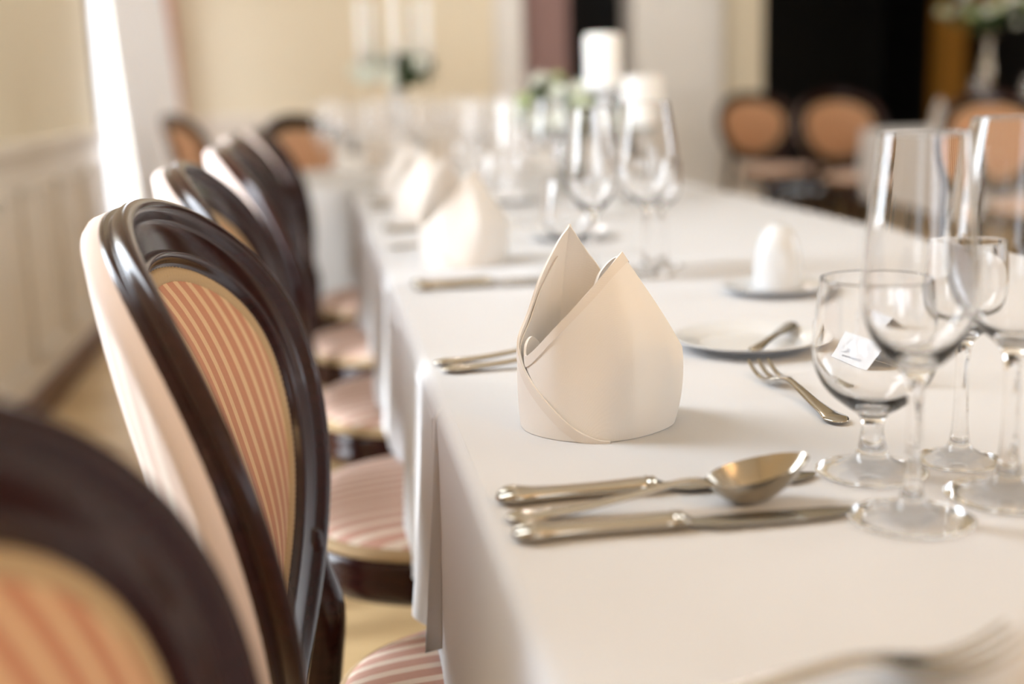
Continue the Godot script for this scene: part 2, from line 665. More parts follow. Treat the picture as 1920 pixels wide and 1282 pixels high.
	span(st, Vector3(5.05, 0, zr), Vector3(5.3, H, 6.0), 0.002)
	var wr := struct("wall_right", done(st), M.wall, "yellow wall on the far right of the room with a window")
	st = begin()
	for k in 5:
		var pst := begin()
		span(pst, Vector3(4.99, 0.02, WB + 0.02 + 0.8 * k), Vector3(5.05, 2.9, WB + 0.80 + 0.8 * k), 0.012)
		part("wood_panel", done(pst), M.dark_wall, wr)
	var xs := WL - 0.35
	for o in [[-0.55, 1.15], [1.95, 3.65]]:
		span(st, Vector3(xs, 0, 6.0), Vector3(o[0], H, 6.25), 0.002)
		span(st, Vector3(o[0], 0, 6.0), Vector3(o[1], 0.5, 6.25), 0.002)
		span(st, Vector3(o[0], 2.8, 6.0), Vector3(o[1], H, 6.25), 0.002)
		xs = o[1]
	span(st, Vector3(xs, 0, 6.0), Vector3(5.3, H, 6.25), 0.002)
	struct("wall_front", done(st), M.wall, "yellow wall behind the photographer with two windows")
	plain_window("window_4", Vector3(-0.55, 0.5, 6.15), Vector3(1.15, 2.8, 6.15), "white window behind the photographer, nearer the left wall")
	plain_window("window_5", Vector3(1.95, 0.5, 6.15), Vector3(3.65, 2.8, 6.15), "white window behind the photographer, nearer the right wall")
	plain_window("window_6", Vector3(5.2, 1.05, -2.60), Vector3(5.2, 2.8, -0.90), "white window in the right wall, out of the picture")

	# curtains
	var cur := part("sheer_curtain", curtain(Vector3(WL + 0.10, 0.02, -7.35), Vector3(WL + 0.06, 0.02, -5.82), 2.9, 0.03, 10, 0.14), M.sheer, self)
	tag(cur, "white sheer curtain hanging bright in the far left window", "curtain")
	cur = part("side_drape", curtain(Vector3(WL + 0.12, 0.02, -7.80), Vector3(WL + 0.11, 0.02, -7.38), 2.9, 0.04, 5, 0.02), M.drape, self)
	tag(cur, "pale pink drape between the sheer curtain and the room corner", "curtain")
	cur = part("doorway_curtain", curtain(Vector3(1.30, 0.02, WB - 0.34), Vector3(1.66, 0.02, WB - 0.34), 2.3, 0.03, 5, 0.0), M.mauve, self)
	tag(cur, "dusky mauve curtain drawn to the left side of the doorway", "curtain")

func wains_panel(parent: Node, a: float, b: float, left: bool) -> void:
	var y0 := 0.20
	var y1 := 0.74
	var st := begin()
	span(st, wp(left, a + 0.03, y0 + 0.03, 0.0), wp(left, b - 0.03, y1 - 0.03, 0.012), 0.010)
	part("wainscot_panel", done(st), M.cream, parent)
	st = begin()
	span(st, wp(left, a, y0, 0), wp(left, b, y0 + 0.024, 0.02), 0.008)
	span(st, wp(left, a, y1 - 0.024, 0), wp(left, b, y1, 0.02), 0.008)
	span(st, wp(left, a, y0, 0), wp(left, a + 0.024, y1, 0.02), 0.008)
	span(st, wp(left, b - 0.024, y0, 0), wp(left, b, y1, 0.02), 0.008)
	part("panel_moulding", done(st), M.cream, parent)

func wp(left: bool, u: float, y: float, d: float) -> Vector3:
	return Vector3(WL + 0.012 + d, y, u) if left else Vector3(u, y, WB + 0.012 + d)

func window(n: String, o: Array) -> void:
	var st := begin()
	var x := WL - 0.24
	span(st, Vector3(x, o[2], o[0]), Vector3(x + 0.06, o[3], o[0] + 0.06))
	span(st, Vector3(x, o[2], o[1] - 0.06), Vector3(x + 0.06, o[3], o[1]))
	span(st, Vector3(x, o[2], o[0]), Vector3(x + 0.06, o[2] + 0.06, o[1]))
	span(st, Vector3(x, o[3] - 0.06, o[0]), Vector3(x + 0.06, o[3], o[1]))
	var c: float = (o[0] + o[1]) * 0.5
	span(st, Vector3(x, o[2], c - 0.03), Vector3(x + 0.06, o[3], c + 0.03))
	var w := struct(n, done(st), M.white_paint, {"window_1": "white casement window in the near part of the left wall", "window_2": "white casement window beside the first chairs", "window_3": "tall white window behind the sheer curtain"}[n])
	st = begin()
	span(st, Vector3(WL - 0.19, o[2] - 0.02, o[0] - 0.02), Vector3(WL + 0.04, o[2] + 0.015, o[1] + 0.02), 0.006)
	part("window_sill", done(st), M.white_paint, w)
	for s in [[o[0] + 0.06, c - 0.03], [c + 0.03, o[1] - 0.06]]:
		st = begin()
		var p := x + 0.03
		var r := [PackedVector3Array([Vector3(p, o[2] + 0.06, s[1]), Vector3(p, o[2] + 0.06, s[0])]), PackedVector3Array([Vector3(p, o[3] - 0.06, s[1]), Vector3(p, o[3] - 0.06, s[0])])]
		grid(st, r)
		part("pane", done(st), M.pane, w)

# a frame with a mullion and two panes between two corners of an upright opening
func plain_window(n: String, a: Vector3, b: Vector3, label: String) -> void:
	var along := Vector3(b.x - a.x, 0, b.z - a.z)
	var dir := along.normalized()
	var thick := Vector3(dir.z, 0, dir.x) * 0.03
	var L := along.length()
	var st := begin()
	for k in [0.0, L * 0.5 - 0.03, L - 0.06]:
		span(st, a + dir * k - thick, Vector3(a.x, b.y, a.z) + dir * (k + 0.06) + thick)
	for y in [a.y, b.y - 0.06]:
		span(st, Vector3(a.x, y, a.z) - thick, Vector3(b.x, y + 0.06, b.z) + thick)
	var w := struct(n, done(st), M.white_paint, label)
	for q in [[0.06, L * 0.5 - 0.03], [L * 0.5 + 0.03, L - 0.06]]:
		st = begin()
		var lo := Vector3(a.x, a.y + 0.06, a.z)
		var hi := Vector3(a.x, b.y - 0.06, a.z)
		grid(st, [PackedVector3Array([lo + dir * q[0], lo + dir * q[1]]), PackedVector3Array([hi + dir * q[0], hi + dir * q[1]])])
		part("pane", done(st), M.pane, w)

# a hanging curtain from a to b, in folds; it spreads a little towards the foot
func curtain(a: Vector3, b: Vector3, top: float, amp: float, folds: int, spread: float) -> ArrayMesh:
	var st := begin()
	var d := (b - a)
	var out := Vector3.UP.cross(d).normalized() * -1.0
	if out.dot(Vector3(1, 0, 1)) < 0.0:
		out = -out
	var rows := []
	for j in 13:
		var v := j / 12.0
		var r := PackedVector3Array()
		for i in folds * 8 + 1:
			var u := float(i) / (folds * 8)
			var ph := u * folds * TAU + 0.6 * sin(u * 17.0)
			var p := a + d * u + out * (amp * (0.6 + 0.4 * (1.0 - v)) * sin(ph) + spread * pow(1.0 - v, 2.0) + 0.01 * sin(v * 5.0 + u * 9.0))
			p.y = lerpf(a.y, top, v)
			r.append(p)
		rows.append(r)
	grid(st, rows)
	return done(st)

# ------------------------------------------------------------------ tables and cloths
# a cloth over a table: rounded at the edge, hanging in shallow waves
func cloth_mesh(x0: float, x1: float, z0: float, z1: float, y: float, hem: Callable, wave: float, sd: int, step := 99.0, flare := 0.0) -> ArrayMesh:
	# ring of the outline (clockwise seen from above), then rows from the middle outwards and down
	var st := begin()
	var R := 0.012
	var outline := []
	var nx := int((x1 - x0) / 0.02)
	var nz := int(absf(z1 - z0) / 0.02)
	for i in nx:
		outline.append([Vector2(lerpf(x0, x1, float(i) / nx), z0), Vector2(0, 1)])
	outline.append([Vector2(x1, z0), Vector2(0.7071, 0.7071)])
	for i in range(1, nz):
		outline.append([Vector2(x1, lerpf(z0, z1, float(i) / nz)), Vector2(1, 0)])
	outline.append([Vector2(x1, z1), Vector2(0.7071, -0.7071)])
	for i in range(1, nx):
		outline.append([Vector2(lerpf(x1, x0, float(i) / nx), z1), Vector2(0, -1)])
	outline.append([Vector2(x0, z1), Vector2(-0.7071, -0.7071)])
	for i in range(1, nz):
		var zc := lerpf(z1, z0, float(i) / nz)
		if step < zc and step >= lerpf(z1, z0, float(i - 1) / nz):
			outline.append([Vector2(x0, step - 0.0006), Vector2(-1, 0)])
			outline.append([Vector2(x0, step + 0.0006), Vector2(-1, 0)])
		outline.append([Vector2(x0, zc), Vector2(-1, 0)])
	outline[0][1] = Vector2(-0.7071, 0.7071)
	var n := outline.size()
	var rows := []
	var mid := PackedVector3Array()
	var inner := PackedVector3Array()
	for i in n:
		var p: Vector2 = outline[i][0]
		var c := Vector2(clampf(p.x, x0 + 0.3 * (x1 - x0), x1 - 0.3 * (x1 - x0)), clampf(p.y, minf(z0, z1) + 0.3, maxf(z0, z1) - 0.3))
		mid.append(Vector3(c.x, y, c.y))
		inner.append(Vector3(p.x - outline[i][1].x * R, y, p.y - outline[i][1].y * R))
	# the top, as strips across
	var tops := []
	for j in nz + 1:
		var zz := lerpf(z1 + R * 0.9, z0 - R * 0.9, float(j) / nz)
		var r := PackedVector3Array()
		for i in nx + 1:
			r.append(Vector3(lerpf(x0 + R * 0.9, x1 - R * 0.9, float(i) / nx), y, zz))
		tops.append(r)
	grid(st, tops, false, true)
	# the edge and the hanging part
	var lev := [0.0, 0.25, 0.5, 0.75, 1.0]
	for l in lev:
		var r := PackedVector3Array()
		for i in n:
			var nn: Vector2 = outline[i][1]
			var p: Vector2 = outline[i][0] - nn * R
			var s := sin(l * PI * 0.5) * R
			var dn := (1.0 - cos(l * PI * 0.5)) * R
			r.append(Vector3(p.x + nn.x * s, y - dn, p.y + nn.y * s))
		rows.append(r)
	for k in range(1, 9):
		var v := k / 8.0
		var r := PackedVector3Array()
		for i in n:
			var nn: Vector2 = outline[i][1]
			var p: Vector2 = outline[i][0]
			var t := (p.x + p.y) * 1.0
			var wv: float = wave * v * (0.5 + 0.5 * sin(t * 9.0 + sd) + 0.45 * sin(t * 21.0 + sd * 2.0) + 0.2 * sin(t * 47.0 + sd))
			if absf(nn.x) > 0.1 and absf(nn.y) > 0.1:
				wv += wave * v * 1.5
			var h: float = hem.call(p.x, p.y)
			if nn.x < -0.5 and h < 0.6:
				wv += flare * v * v
			r.append(Vector3(p.x + nn.x * wv, lerpf(y - R, h, v), p.y + nn.y * wv))
		rows.append(r)
	grid(st, rows, true, true)
	return done(st)

func plain_table(n: String, label: String, x0: float, x1: float, z0: float, z1: float) -> void:
	var t := thing(n, label, "table", Vector3((x0 + x1) * 0.5, 0, (z0 + z1) * 0.5), 0.0, "tables under the white cloths")
	var w := absf(x1 - x0) - 0.03
	var l := absf(z1 - z0) - 0.03
	part("tabletop", box_mesh(Vector3(w, 0.03, l), 0.006), M.wood, t, Vector3(0, T - 0.018, 0))
	for sx in [-1, 1]:
		for sz in [-1, 1]:
			part("leg", lathe([Vector2(0, 0), Vector2(0.018, 0), Vector2(0.02, 0.05), Vector2(0.03, 0.5), Vector2(0.03, T - 0.034), Vector2(0, T - 0.034)], 16), M.wood, t, Vector3(sx * (w * 0.5 - 0.14), 0, sz * (l * 0.5 - 0.12)))

func build_tables() -> void:
	plain_table("dining_table", "near end of the long table under the beige-lit cloth", EDGE, 0.957, 1.0, -1.02)
	plain_table("dining_table", "long middle table under the white cloth beside the row of chairs", EDGE, 0.957, -1.04, -3.44)
	plain_table("dining_table", "crosswise table at the far end of the long table", -0.07, 1.02, -3.47, -4.3)
	var near_hem := func(x: float, z: float) -> float:
		return 0.40 if z > -1.026 else T - 0.016
	var c := part("tablecloth", cloth_mesh(EDGE, 0.957, 1.0, -3.44, T + 0.0012, near_hem, 0.004, 3, -1.026, 0.012), M.cloth, self)
	tag(c, "overcloth on the long table, hanging low under the sharp napkin and the nearest cutlery", "tablecloth", "white tablecloths")
	var hem := func(x: float, z: float) -> float:
		if x > 0.5:
			return 0.53
		var a := clampf((-1.03 - z) / 0.30, 0.0, 1.0)
		var b := clampf((-1.33 - z) / 0.30, 0.0, 1.0)
		return lerpf(lerpf(0.545, 0.475, a), 0.535, b)
	c = part("tablecloth", cloth_mesh(EDGE - 0.001, 0.956, -1.0, -3.439, T, hem, 0.014, 5), M.cloth, self)
	tag(c, "bright white cloth hanging beside the striped chair seats, farther part of the long table", "tablecloth", "white tablecloths")
	c = part("tablecloth", cloth_mesh(-0.07, 1.02, -3.47, -4.3, T + 0.002, func(_x, _z): return 0.44, 0.010, 8), M.cloth, self)
	tag(c, "white cloth on the crosswise far table, drop visible behind the last chair", "tablecloth", "white tablecloths")

# ------------------------------------------------------------------ chairs
const CA := 0.2507
const CB := 0.2034

func oval(t: float) -> Vector2:
	var s := signf(sin(t)) * pow(absf(sin(t)), 0.94)
	var c := signf(cos(t)) * pow(absf(cos(t)), 0.94)
	return Vector2(CA * (1.0 + 0.1224 * s) * c, CB * s)

func back_pt(h: float, v: float, n: float) -> Vector3:
	var rho := 0.242
	return Vector3(-0.25 + 0.061 * pow(h / CA, 2.0) - v * sin(rho) + n * cos(rho), 0.7327 + v * cos(rho) + n * sin(rho), -h)

func inset(t: float, s: float) -> Vector2:
	var e := 0.012
	var d := (oval(t + e) - oval(t - e)).normalized()
	return oval(t) + Vector2(-d.y, d.x) * s

func oval_sweep(st: SurfaceTool, prof: Array, N := 120) -> void:
	var rows := []
	for q in prof:
		var r := PackedVector3Array()
		for i in N:
			var p := inset(TAU * (i + 0.5) / N, q.x)
			r.append(back_pt(p.x, p.y, q.y))
		rows.append(r)
	grid(st, rows, true)

func pad(st: SurfaceTool, s0: float, n0: float, dome: float, period: float, flip: bool) -> void:
	var N := 96
	var rows := []
	var uvs := []
	for j in 13:
		var q := 1.0 - j / 12.0
		var r := PackedVector3Array()
		var uv := PackedVector2Array()
		for i in N:
			var p := inset(TAU * (i + 0.5) / N, s0) * q
			r.append(back_pt(p.x, p.y, n0 + dome * (1.0 - pow(q, 3.0))))
			uv.append(Vector2(p.x / period, p.y / period))
		rows.append(r)
		uvs.append(uv)
	grid(st, rows, true, flip, uvs)

func super_ring(cx: float, hx: float, hz: float, y: float, e: float, N: int) -> PackedVector3Array:
	var r := PackedVector3Array()
	for i in N:
		var t := TAU * (i + 0.5) / N
		var c := signf(cos(t)) * pow(absf(cos(t)), e)
		var s := signf(sin(t)) * pow(absf(sin(t)), e)
		# a little wider in front
		r.append(Vector3(cx + hx * c, y, -hz * s * (1.0 + 0.15 * c)))
	return r

func make_chair(label: String) -> Node3D:
	var t := thing("dining_chair", label, "chair", Vector3.ZERO, 0.0, "dark oval-backed chairs with striped upholstery")
	var st := begin()
	# (inset from the outline, height): up the outer edge, over the front roll, across the sunk band to the bead
	var prof := spline([Vector2(0.020, -0.010), Vector2(0.006, -0.0045), Vector2(0.001, -0.002), Vector2(0.0, 0.001), Vector2(0.0022, 0.0036), Vector2(0.0024, 0.0054), Vector2(-0.0004, 0.0078), Vector2(-0.0022, 0.0125), Vector2(-0.0012, 0.0175), Vector2(0.003, 0.0206), Vector2(0.0085, 0.0200), Vector2(0.0125, 0.0160), Vector2(0.0155, 0.0132), Vector2(0.026, 0.0120), Vector2(0.040, 0.0122)], 3)
	oval_sweep(st, prof)
	part("back_frame", done(st), M.wood, t)
	st = begin()
	oval_sweep(st, spline([Vector2(0.0375, 0.0112), Vector2(0.0388, 0.0150), Vector2(0.0420, 0.0185), Vector2(0.0458, 0.0168), Vector2(0.0478, 0.0122), Vector2(0.0500, 0.0106), Vector2(0.0570, 0.0100)], 3))
	part("bead_moulding", done(st), M.wood, t)
	# gimp: a braid of small slanting loops
	st = begin()
	var rows := []
	var N := 560
	for j in 9:
		var v := j / 8.0
		var r := PackedVector3Array()
		for i in N:
			var tt := TAU * (i + 0.5) / N
			var arc := tt * 0.165 / 0.0052
			var zig := absf(v - 0.5) * 2.2
			var bump := 0.5 + 0.5 * sin(arc * TAU + zig * 3.0)
			var edge := 1.0 - pow(absf(v * 2.0 - 1.0), 4.0)
			var p := inset(tt, 0.0515 + 0.0140 * v + (0.0005 * sin(arc * TAU) if j == 0 or j == 8 else 0.0))
			r.append(back_pt(p.x, p.y, 0.0105 + edge * (0.0028 + 0.0016 * bump)))
		rows.append(r)
	grid(st, rows, true)
	part("gimp_braid", done(st), M.gimp, t)
	st = begin()
	pad(st, 0.0635, 0.0125, 0.020, 0.030, false)
	part("back_pad", done(st), M.stripe, t)
	st = begin()
	pad(st, 0.010, -0.0165, -0.010, 0.030, true)
	var lip := []
	for q in [Vector2(0.0015, -0.0005), Vector2(0.0008, -0.006), Vector2(0.0015, -0.012), Vector2(0.005, -0.0158), Vector2(0.010, -0.0165)]:
		var r := PackedVector3Array()
		for i in 96:
			var p := inset(TAU * (i + 0.5) / 96, q.x)
			r.append(back_pt(p.x, p.y, q.y))
		lip.append(r)
	grid(st, lip, true, true)
	part("rear_pad", done(st), M.stripe_rear, t)
	# rear legs rise past the seat into the sides of the oval
	for s in [-1.0, 1.0]:
		st = begin()
		var p := spline([back_pt(0.176 * s, -0.125, 0.003), back_pt(0.163 * s, -0.150, 0.002), Vector3(-0.178, 0.540, -0.170 * s), Vector3(-0.182, 0.48, -0.178 * s), Vector3(-0.190, 0.40, -0.184 * s), Vector3(-0.214, 0.20, -0.190 * s), Vector3(-0.265, 0.0, -0.198 * s)], 4)
		var rad := []
		for i in p.size():
			var q := float(i) / (p.size() - 1)
			rad.append(lerpf(0.015, 0.022, clampf(q * 3.0, 0, 1)) if q < 0.4 else lerpf(0.022, 0.014, (q - 0.4) / 0.6))
		tube(st, p, rad, 14, 0.85)
		part("leg", done(st), M.wood, t)
	for s in [-1.0, 1.0]:
		part("leg", lathe(spline([Vector2(0, 0), Vector2(0.012, 0.0), Vector2(0.016, 0.02), Vector2(0.013, 0.05), Vector2(0.019, 0.25), Vector2(0.024, 0.38), Vector2(0.019, 0.395), Vector2(0.027, 0.41), Vector2(0.027, 0.46), Vector2(0, 0.46)], 3), 20), M.wood, t, Vector3(0.235, 0, 0.180 * s))
	# seat
	st = begin()
	var q := []
	var e := 0.62
	for a in [[0.205, 0.186, 0.447], [0.222, 0.204, 0.443], [0.228, 0.210, 0.450], [0.229, 0.211, 0.465], [0.225, 0.207, 0.477], [0.229, 0.211, 0.487], [0.224, 0.206, 0.495], [0.200, 0.181, 0.495]]:
		q.append(super_ring(0.06, a[0], a[1], a[2], e, 72))
	grid(st, q, true)
	part("seat_rail", done(st), M.wood, t)
	st = begin()
	q = []
	for a in [[0.222, 0.204, 0.494], [0.2265, 0.2085, 0.497], [0.2275, 0.2095, 0.502], [0.2255, 0.2075, 0.507], [0.220, 0.202, 0.509]]:
		q.append(super_ring(0.06, a[0], a[1], a[2], e, 72))
	grid(st, q, true)
	part("seat_gimp", done(st), M.gimp, t)
	st = begin()
	q = []
	var uvs := []
	for j in 11:
		var a := j / 10.0
		var k := cos(a * PI * 0.5)
		var r := super_ring(0.06, 0.222 * k, 0.202 * k, 0.505 + 0.030 * pow(sin(a * PI * 0.5), 0.8), lerpf(e, 1.0, a * 0.5), 72)
		q.append(r)
		var uv := PackedVector2Array()
		for p in r:
			uv.append(Vector2(p.z / 0.025, p.x / 0.025))
		uvs.append(uv)
	grid(st, q, true, false, uvs)
	part("seat", done(st), M.stripe_seat, t)
	return t

func build_chairs() -> void:
	var g := "dark oval-backed chairs with striped upholstery"
	var c := make_chair("sharply seen dark oval-backed chair with orange and beige striped pad beside the standing napkin")
	put_chair(c, -0.1015, -0.944, -0.046)
	var list := [
		[-0.1145, -0.304, 0.023, "chair nearest the camera, cropped by the left and bottom edges, orange striped pad"],
		[-0.1245, -1.497, 0.006, "second chair beyond the sharp one, a broad white sheen down its near side"],
		[-0.1105, -2.01, 0.018, "third chair of the row beyond the sharp one, reddish sheen on its rim"],
		[-0.1225, -2.52, 0.019, "fourth chair of the row beyond the sharp one, only a thin brown rim showing"],
		[-0.105, -3.04, 0.0, "last chair of the row along the window side, at the corner of the crosswise table"],
		[-0.060, -4.62, -0.70, "dark chair behind the crosswise table, its brown oval front turned to the camera"],
		[-0.60, -5.7, -0.2, "small maroon chair against the far curtain, beyond the row"],
	]
	for a in list:
		var o := dup(c, Vector3.ZERO, 0.0, a[3], g)
		put_chair(o, a[0], a[1], a[2])
	# chairs at the other table, right
	for a in [
		[2.70, -6.35, -PI / 2 + 0.15, "pinkish oval-backed chair facing the camera across the table on the right"],
		[2.64, -4.70, -PI / 2 + 0.1, "large brown oval chair back at the right edge, this side of the right-hand table"],
		[2.48, -7.05, -1.35, "dim oval-backed chair at the left, half behind the pinkish chair that faces the camera"]]:
		var o := dup(c, Vector3.ZERO, 0.0, a[3], g)
		put_chair(o, a[0], a[1], a[2])

# bx, bz: where the middle of the oval back stands
func put_chair(o: Node3D, bx: float, bz: float, turn: float) -> void:
	o.rotation.y = turn
	o.position = Vector3(bx, 0, bz) - Basis(Vector3.UP, turn) * Vector3(-0.25, 0, 0)

# ------------------------------------------------------------------ place settings
func build_napkin(label: String, p: Vector3, turn: float) -> Node3D:
	# a napkin folded to stand up: a back sheet with a tip, whose end wraps round the front, and a front sheet rolled at its top
	var t := thing("folded_napkin", label, "napkin", p, turn, "standing folded napkins")
	# for each column of a sheet: a point at the foot, in the middle and at the top edge; z runs towards the viewer
	var A := [
		[Vector3(0.034, 0, -0.048), Vector3(0.034, 0.030, -0.046), Vector3(0.028, 0.060, -0.044)],
		[Vector3(0.006, 0, -0.058), Vector3(0.008, 0.055, -0.050), Vector3(0.011, 0.1075, -0.040)],
		[Vector3(-0.014, 0, -0.057), Vector3(-0.008, 0.070, -0.050), Vector3(-0.0025, 0.1285, -0.036)],
		[Vector3(-0.027, 0, -0.052), Vector3(-0.0215, 0.079, -0.047), Vector3(-0.0134, 0.1462, -0.0305)],
		[Vector3(-0.030, 0, -0.050), Vector3(-0.0245, 0.081, -0.046), Vector3(-0.0159, 0.1505, -0.0300)],
		[Vector3(-0.033, 0, -0.048), Vector3(-0.0275, 0.079, -0.044), Vector3(-0.0185, 0.1469, -0.0300)],
		[Vector3(-0.043, 0, -0.040), Vector3(-0.039, 0.070, -0.037), Vector3(-0.0267, 0.1354, -0.0300)],
		[Vector3(-0.052, 0, -0.028), Vector3(-0.050, 0.055, -0.027), Vector3(-0.0405, 0.1097, -0.0260)],
		[Vector3(-0.057, 0, -0.014), Vector3(-0.0565, 0.042, -0.015), Vector3(-0.0506, 0.0841, -0.0160)],
		[Vector3(-0.0590, 0, 0.004), Vector3(-0.0605, 0.034, 0.002), Vector3(-0.0588, 0.0675, 0.0)],
		[Vector3(-0.0585, 0, 0.014), Vector3(-0.0595, 0.028, 0.013), Vector3(-0.0585, 0.0549, 0.012)],
		[Vector3(-0.0545, 0, 0.030), Vector3(-0.0542, 0.021, 0.028), Vector3(-0.0527, 0.0424, 0.027)],
		[Vector3(-0.0445, 0, 0.045), Vector3(-0.0437, 0.0145, 0.0445), Vector3(-0.0420, 0.0294, 0.0435)],
		[Vector3(-0.0315, 0, 0.056), Vector3(-0.031, 0.009, 0.056), Vector3(-0.0303, 0.0179, 0.0555)],
		[Vector3(-0.0170, 0, 0.0630), Vector3(-0.0170, 0.004, 0.063), Vector3(-0.0170, 0.0080, 0.0630)],
		[Vector3(-0.0030, 0, 0.0665), Vector3(-0.0030, 0.001, 0.0665), Vector3(-0.0030, 0.0022, 0.0665)],
		[Vector3(0.0060, 0, 0.0675), Vector3(0.0060, 0.0005, 0.0675), Vector3(0.0060, 0.0012, 0.0675)]]
	var B := [
		[Vector3(-0.0380, 0, 0.000), Vector3(-0.0400, 0.030, 0.000), Vector3(-0.0415, 0.0600, -0.004)],
		[Vector3(-0.0460, 0, 0.002), Vector3(-0.0470, 0.034, 0.002), Vector3(-0.0485, 0.0680, 0.001)],
		[Vector3(-0.0515, 0, 0.009), Vector3(-0.0525, 0.032, 0.009), Vector3(-0.0535, 0.0640, 0.009)],
		[Vector3(-0.0525, 0, 0.018), Vector3(-0.0535, 0.028, 0.018), Vector3(-0.0540, 0.0565, 0.018)],
		[Vector3(-0.0470, 0, 0.035), Vector3(-0.0475, 0.031, 0.034), Vector3(-0.0468, 0.0637, 0.030)],
		[Vector3(-0.0330, 0, 0.052), Vector3(-0.0335, 0.042, 0.0465), Vector3(-0.0320, 0.0819, 0.042)],
		[Vector3(-0.0140, 0, 0.0625), Vector3(-0.0145, 0.051, 0.0515), Vector3(-0.0160, 0.0990, 0.044)],
		[Vector3(0.0040, 0, 0.0645), Vector3(0.0050, 0.056, 0.056), Vector3(-0.0018, 0.1134, 0.040)],
		[Vector3(0.0205, 0, 0.0590), Vector3(0.0240, 0.060, 0.0585), Vector3(0.0107, 0.1262, 0.033)],
		[Vector3(0.0370, 0, 0.0480), Vector3(0.0430, 0.060, 0.043), Vector3(0.0180, 0.1325, 0.024)],
		[Vector3(0.0530, 0, 0.0300), Vector3(0.0590, 0.059, 0.026), Vector3(0.0205, 0.1335, 0.016)],
		[Vector3(0.0605, 0, 0.0120), Vector3(0.0670, 0.0577, 0.008), Vector3(0.0205, 0.1295, 0.008)],
		[Vector3(0.0580, 0, -0.0100), Vector3(0.0610, 0.056, -0.012), Vector3(0.0165, 0.1275, 0.000)],
		[Vector3(0.0420, 0, -0.0340), Vector3(0.0420, 0.055, -0.032), Vector3(0.0100, 0.1215, -0.005)],
		[Vector3(0.0180, 0, -0.0460), Vector3(0.0160, 0.050, -0.036), Vector3(0.0040, 0.1130, -0.006)],
		[Vector3(-0.0020, 0, -0.0460), Vector3(0.0010, 0.048, -0.030), Vector3(0.0008, 0.1035, -0.001)],
		[Vector3(-0.0120, 0, -0.0380), Vector3(-0.0060, 0.043, -0.018), Vector3(0.0020, 0.0950, 0.008)]]
	var st := begin()
	var ga := wrap_rows(A, 18, 0.0)
	sheet(st, ga, 0.0013)
	part("back_sheet", done(st), M.napkin, t)
	st = begin()
	var gb := wrap_rows(B, 18, 0.55)
	sheet(st, gb, 0.0013)
	part("front_sheet", done(st), M.napkin, t)
	# hems: a doubled strip along the top edges
	st = begin()
	hem_strip(st, gb, 0.0085, 0.0007, 0.0)
	part("hem", done(st), M.napkin_hem, t)
	st = begin()
	hem_strip(st, ga, 0.0085, 0.0007, 0.0)
	part("hem", done(st), M.napkin_hem, t)
	# the second layer of the wrapped end, just inside the diagonal edge
	st = begin()
	var r2 := []
	for j in ga.size():
		var r := PackedVector3Array()
		for i in range(54, ga[0].size()):
			var v: Vector3 = ga[j][i]
			r.append(Vector3(v.x * 0.975, v.y * 0.93, v.z * 0.985 - 0.001))
		r2.append(r)
	sheet(st, r2, 0.001)
	part("inner_layer", done(st), M.napkin, t)
	return t

func wrap_rows(C: Array, nv: int, crease: float) -> Array:
	var cols := []
	for k in 3:
		var c := []
		for e in C:
			c.append(e[k])
		cols.append(spline(c, 9))
	var rows := []
	for j in nv + 1:
		var v := float(j) / nv
		var r := PackedVector3Array()
		for i in cols[0].size():
			var a: Vector3 = cols[0][i]
			var b: Vector3 = cols[1][i]
			var c: Vector3 = cols[2][i]
			# a parabola through foot, middle and top, drawn towards two straight runs by «crease»
			var q := a * ((1 - v) * (1 - 2 * v)) + b * (4 * v * (1 - v)) + c * (v * (2 * v - 1))
			var l := a.lerp(b, v * 2.0) if v < 0.5 else b.lerp(c, v * 2.0 - 1.0)
			r.append(q.lerp(l, crease))
		rows.append(r)
	# seen from outside the sheet runs to the right
	return rows

func hem_strip(st: SurfaceTool, g: Array, width: float, lift: float, _x: float) -> void:
	var nj := g.size()
	var ni: int = g[0].size()
	var rows := []
	for k in 5:
		var r := PackedVector3Array()
		for i in ni:
			var top: Vector3 = g[nj - 1][i]
			# walk down the column by «width»
			var want := width * (1.0 - k / 4.0) * 0.999
			var p := top
			var got := 0.0
			var j := nj - 1
			while j > 0:
				var q: Vector3 = g[j - 1][i]
				var d := p.distance_to(q)
				if got + d >= want:
					p = p.lerp(q, (want - got) / maxf(d, 1e-6))
					break
				got += d
				p = q
				j -= 1
			var jj := clampi(j, 1, nj - 1)
			var du: Vector3 = g[jj][mini(i + 1, ni - 1)] - g[jj][maxi(i - 1, 0)]
			var dv: Vector3 = g[jj][i] - g[jj - 1][i]
			var n := du.cross(dv).normalized()
			r.append(p + n * lift)
		rows.append(r)
	sheet(st, rows, lift * 0.9)

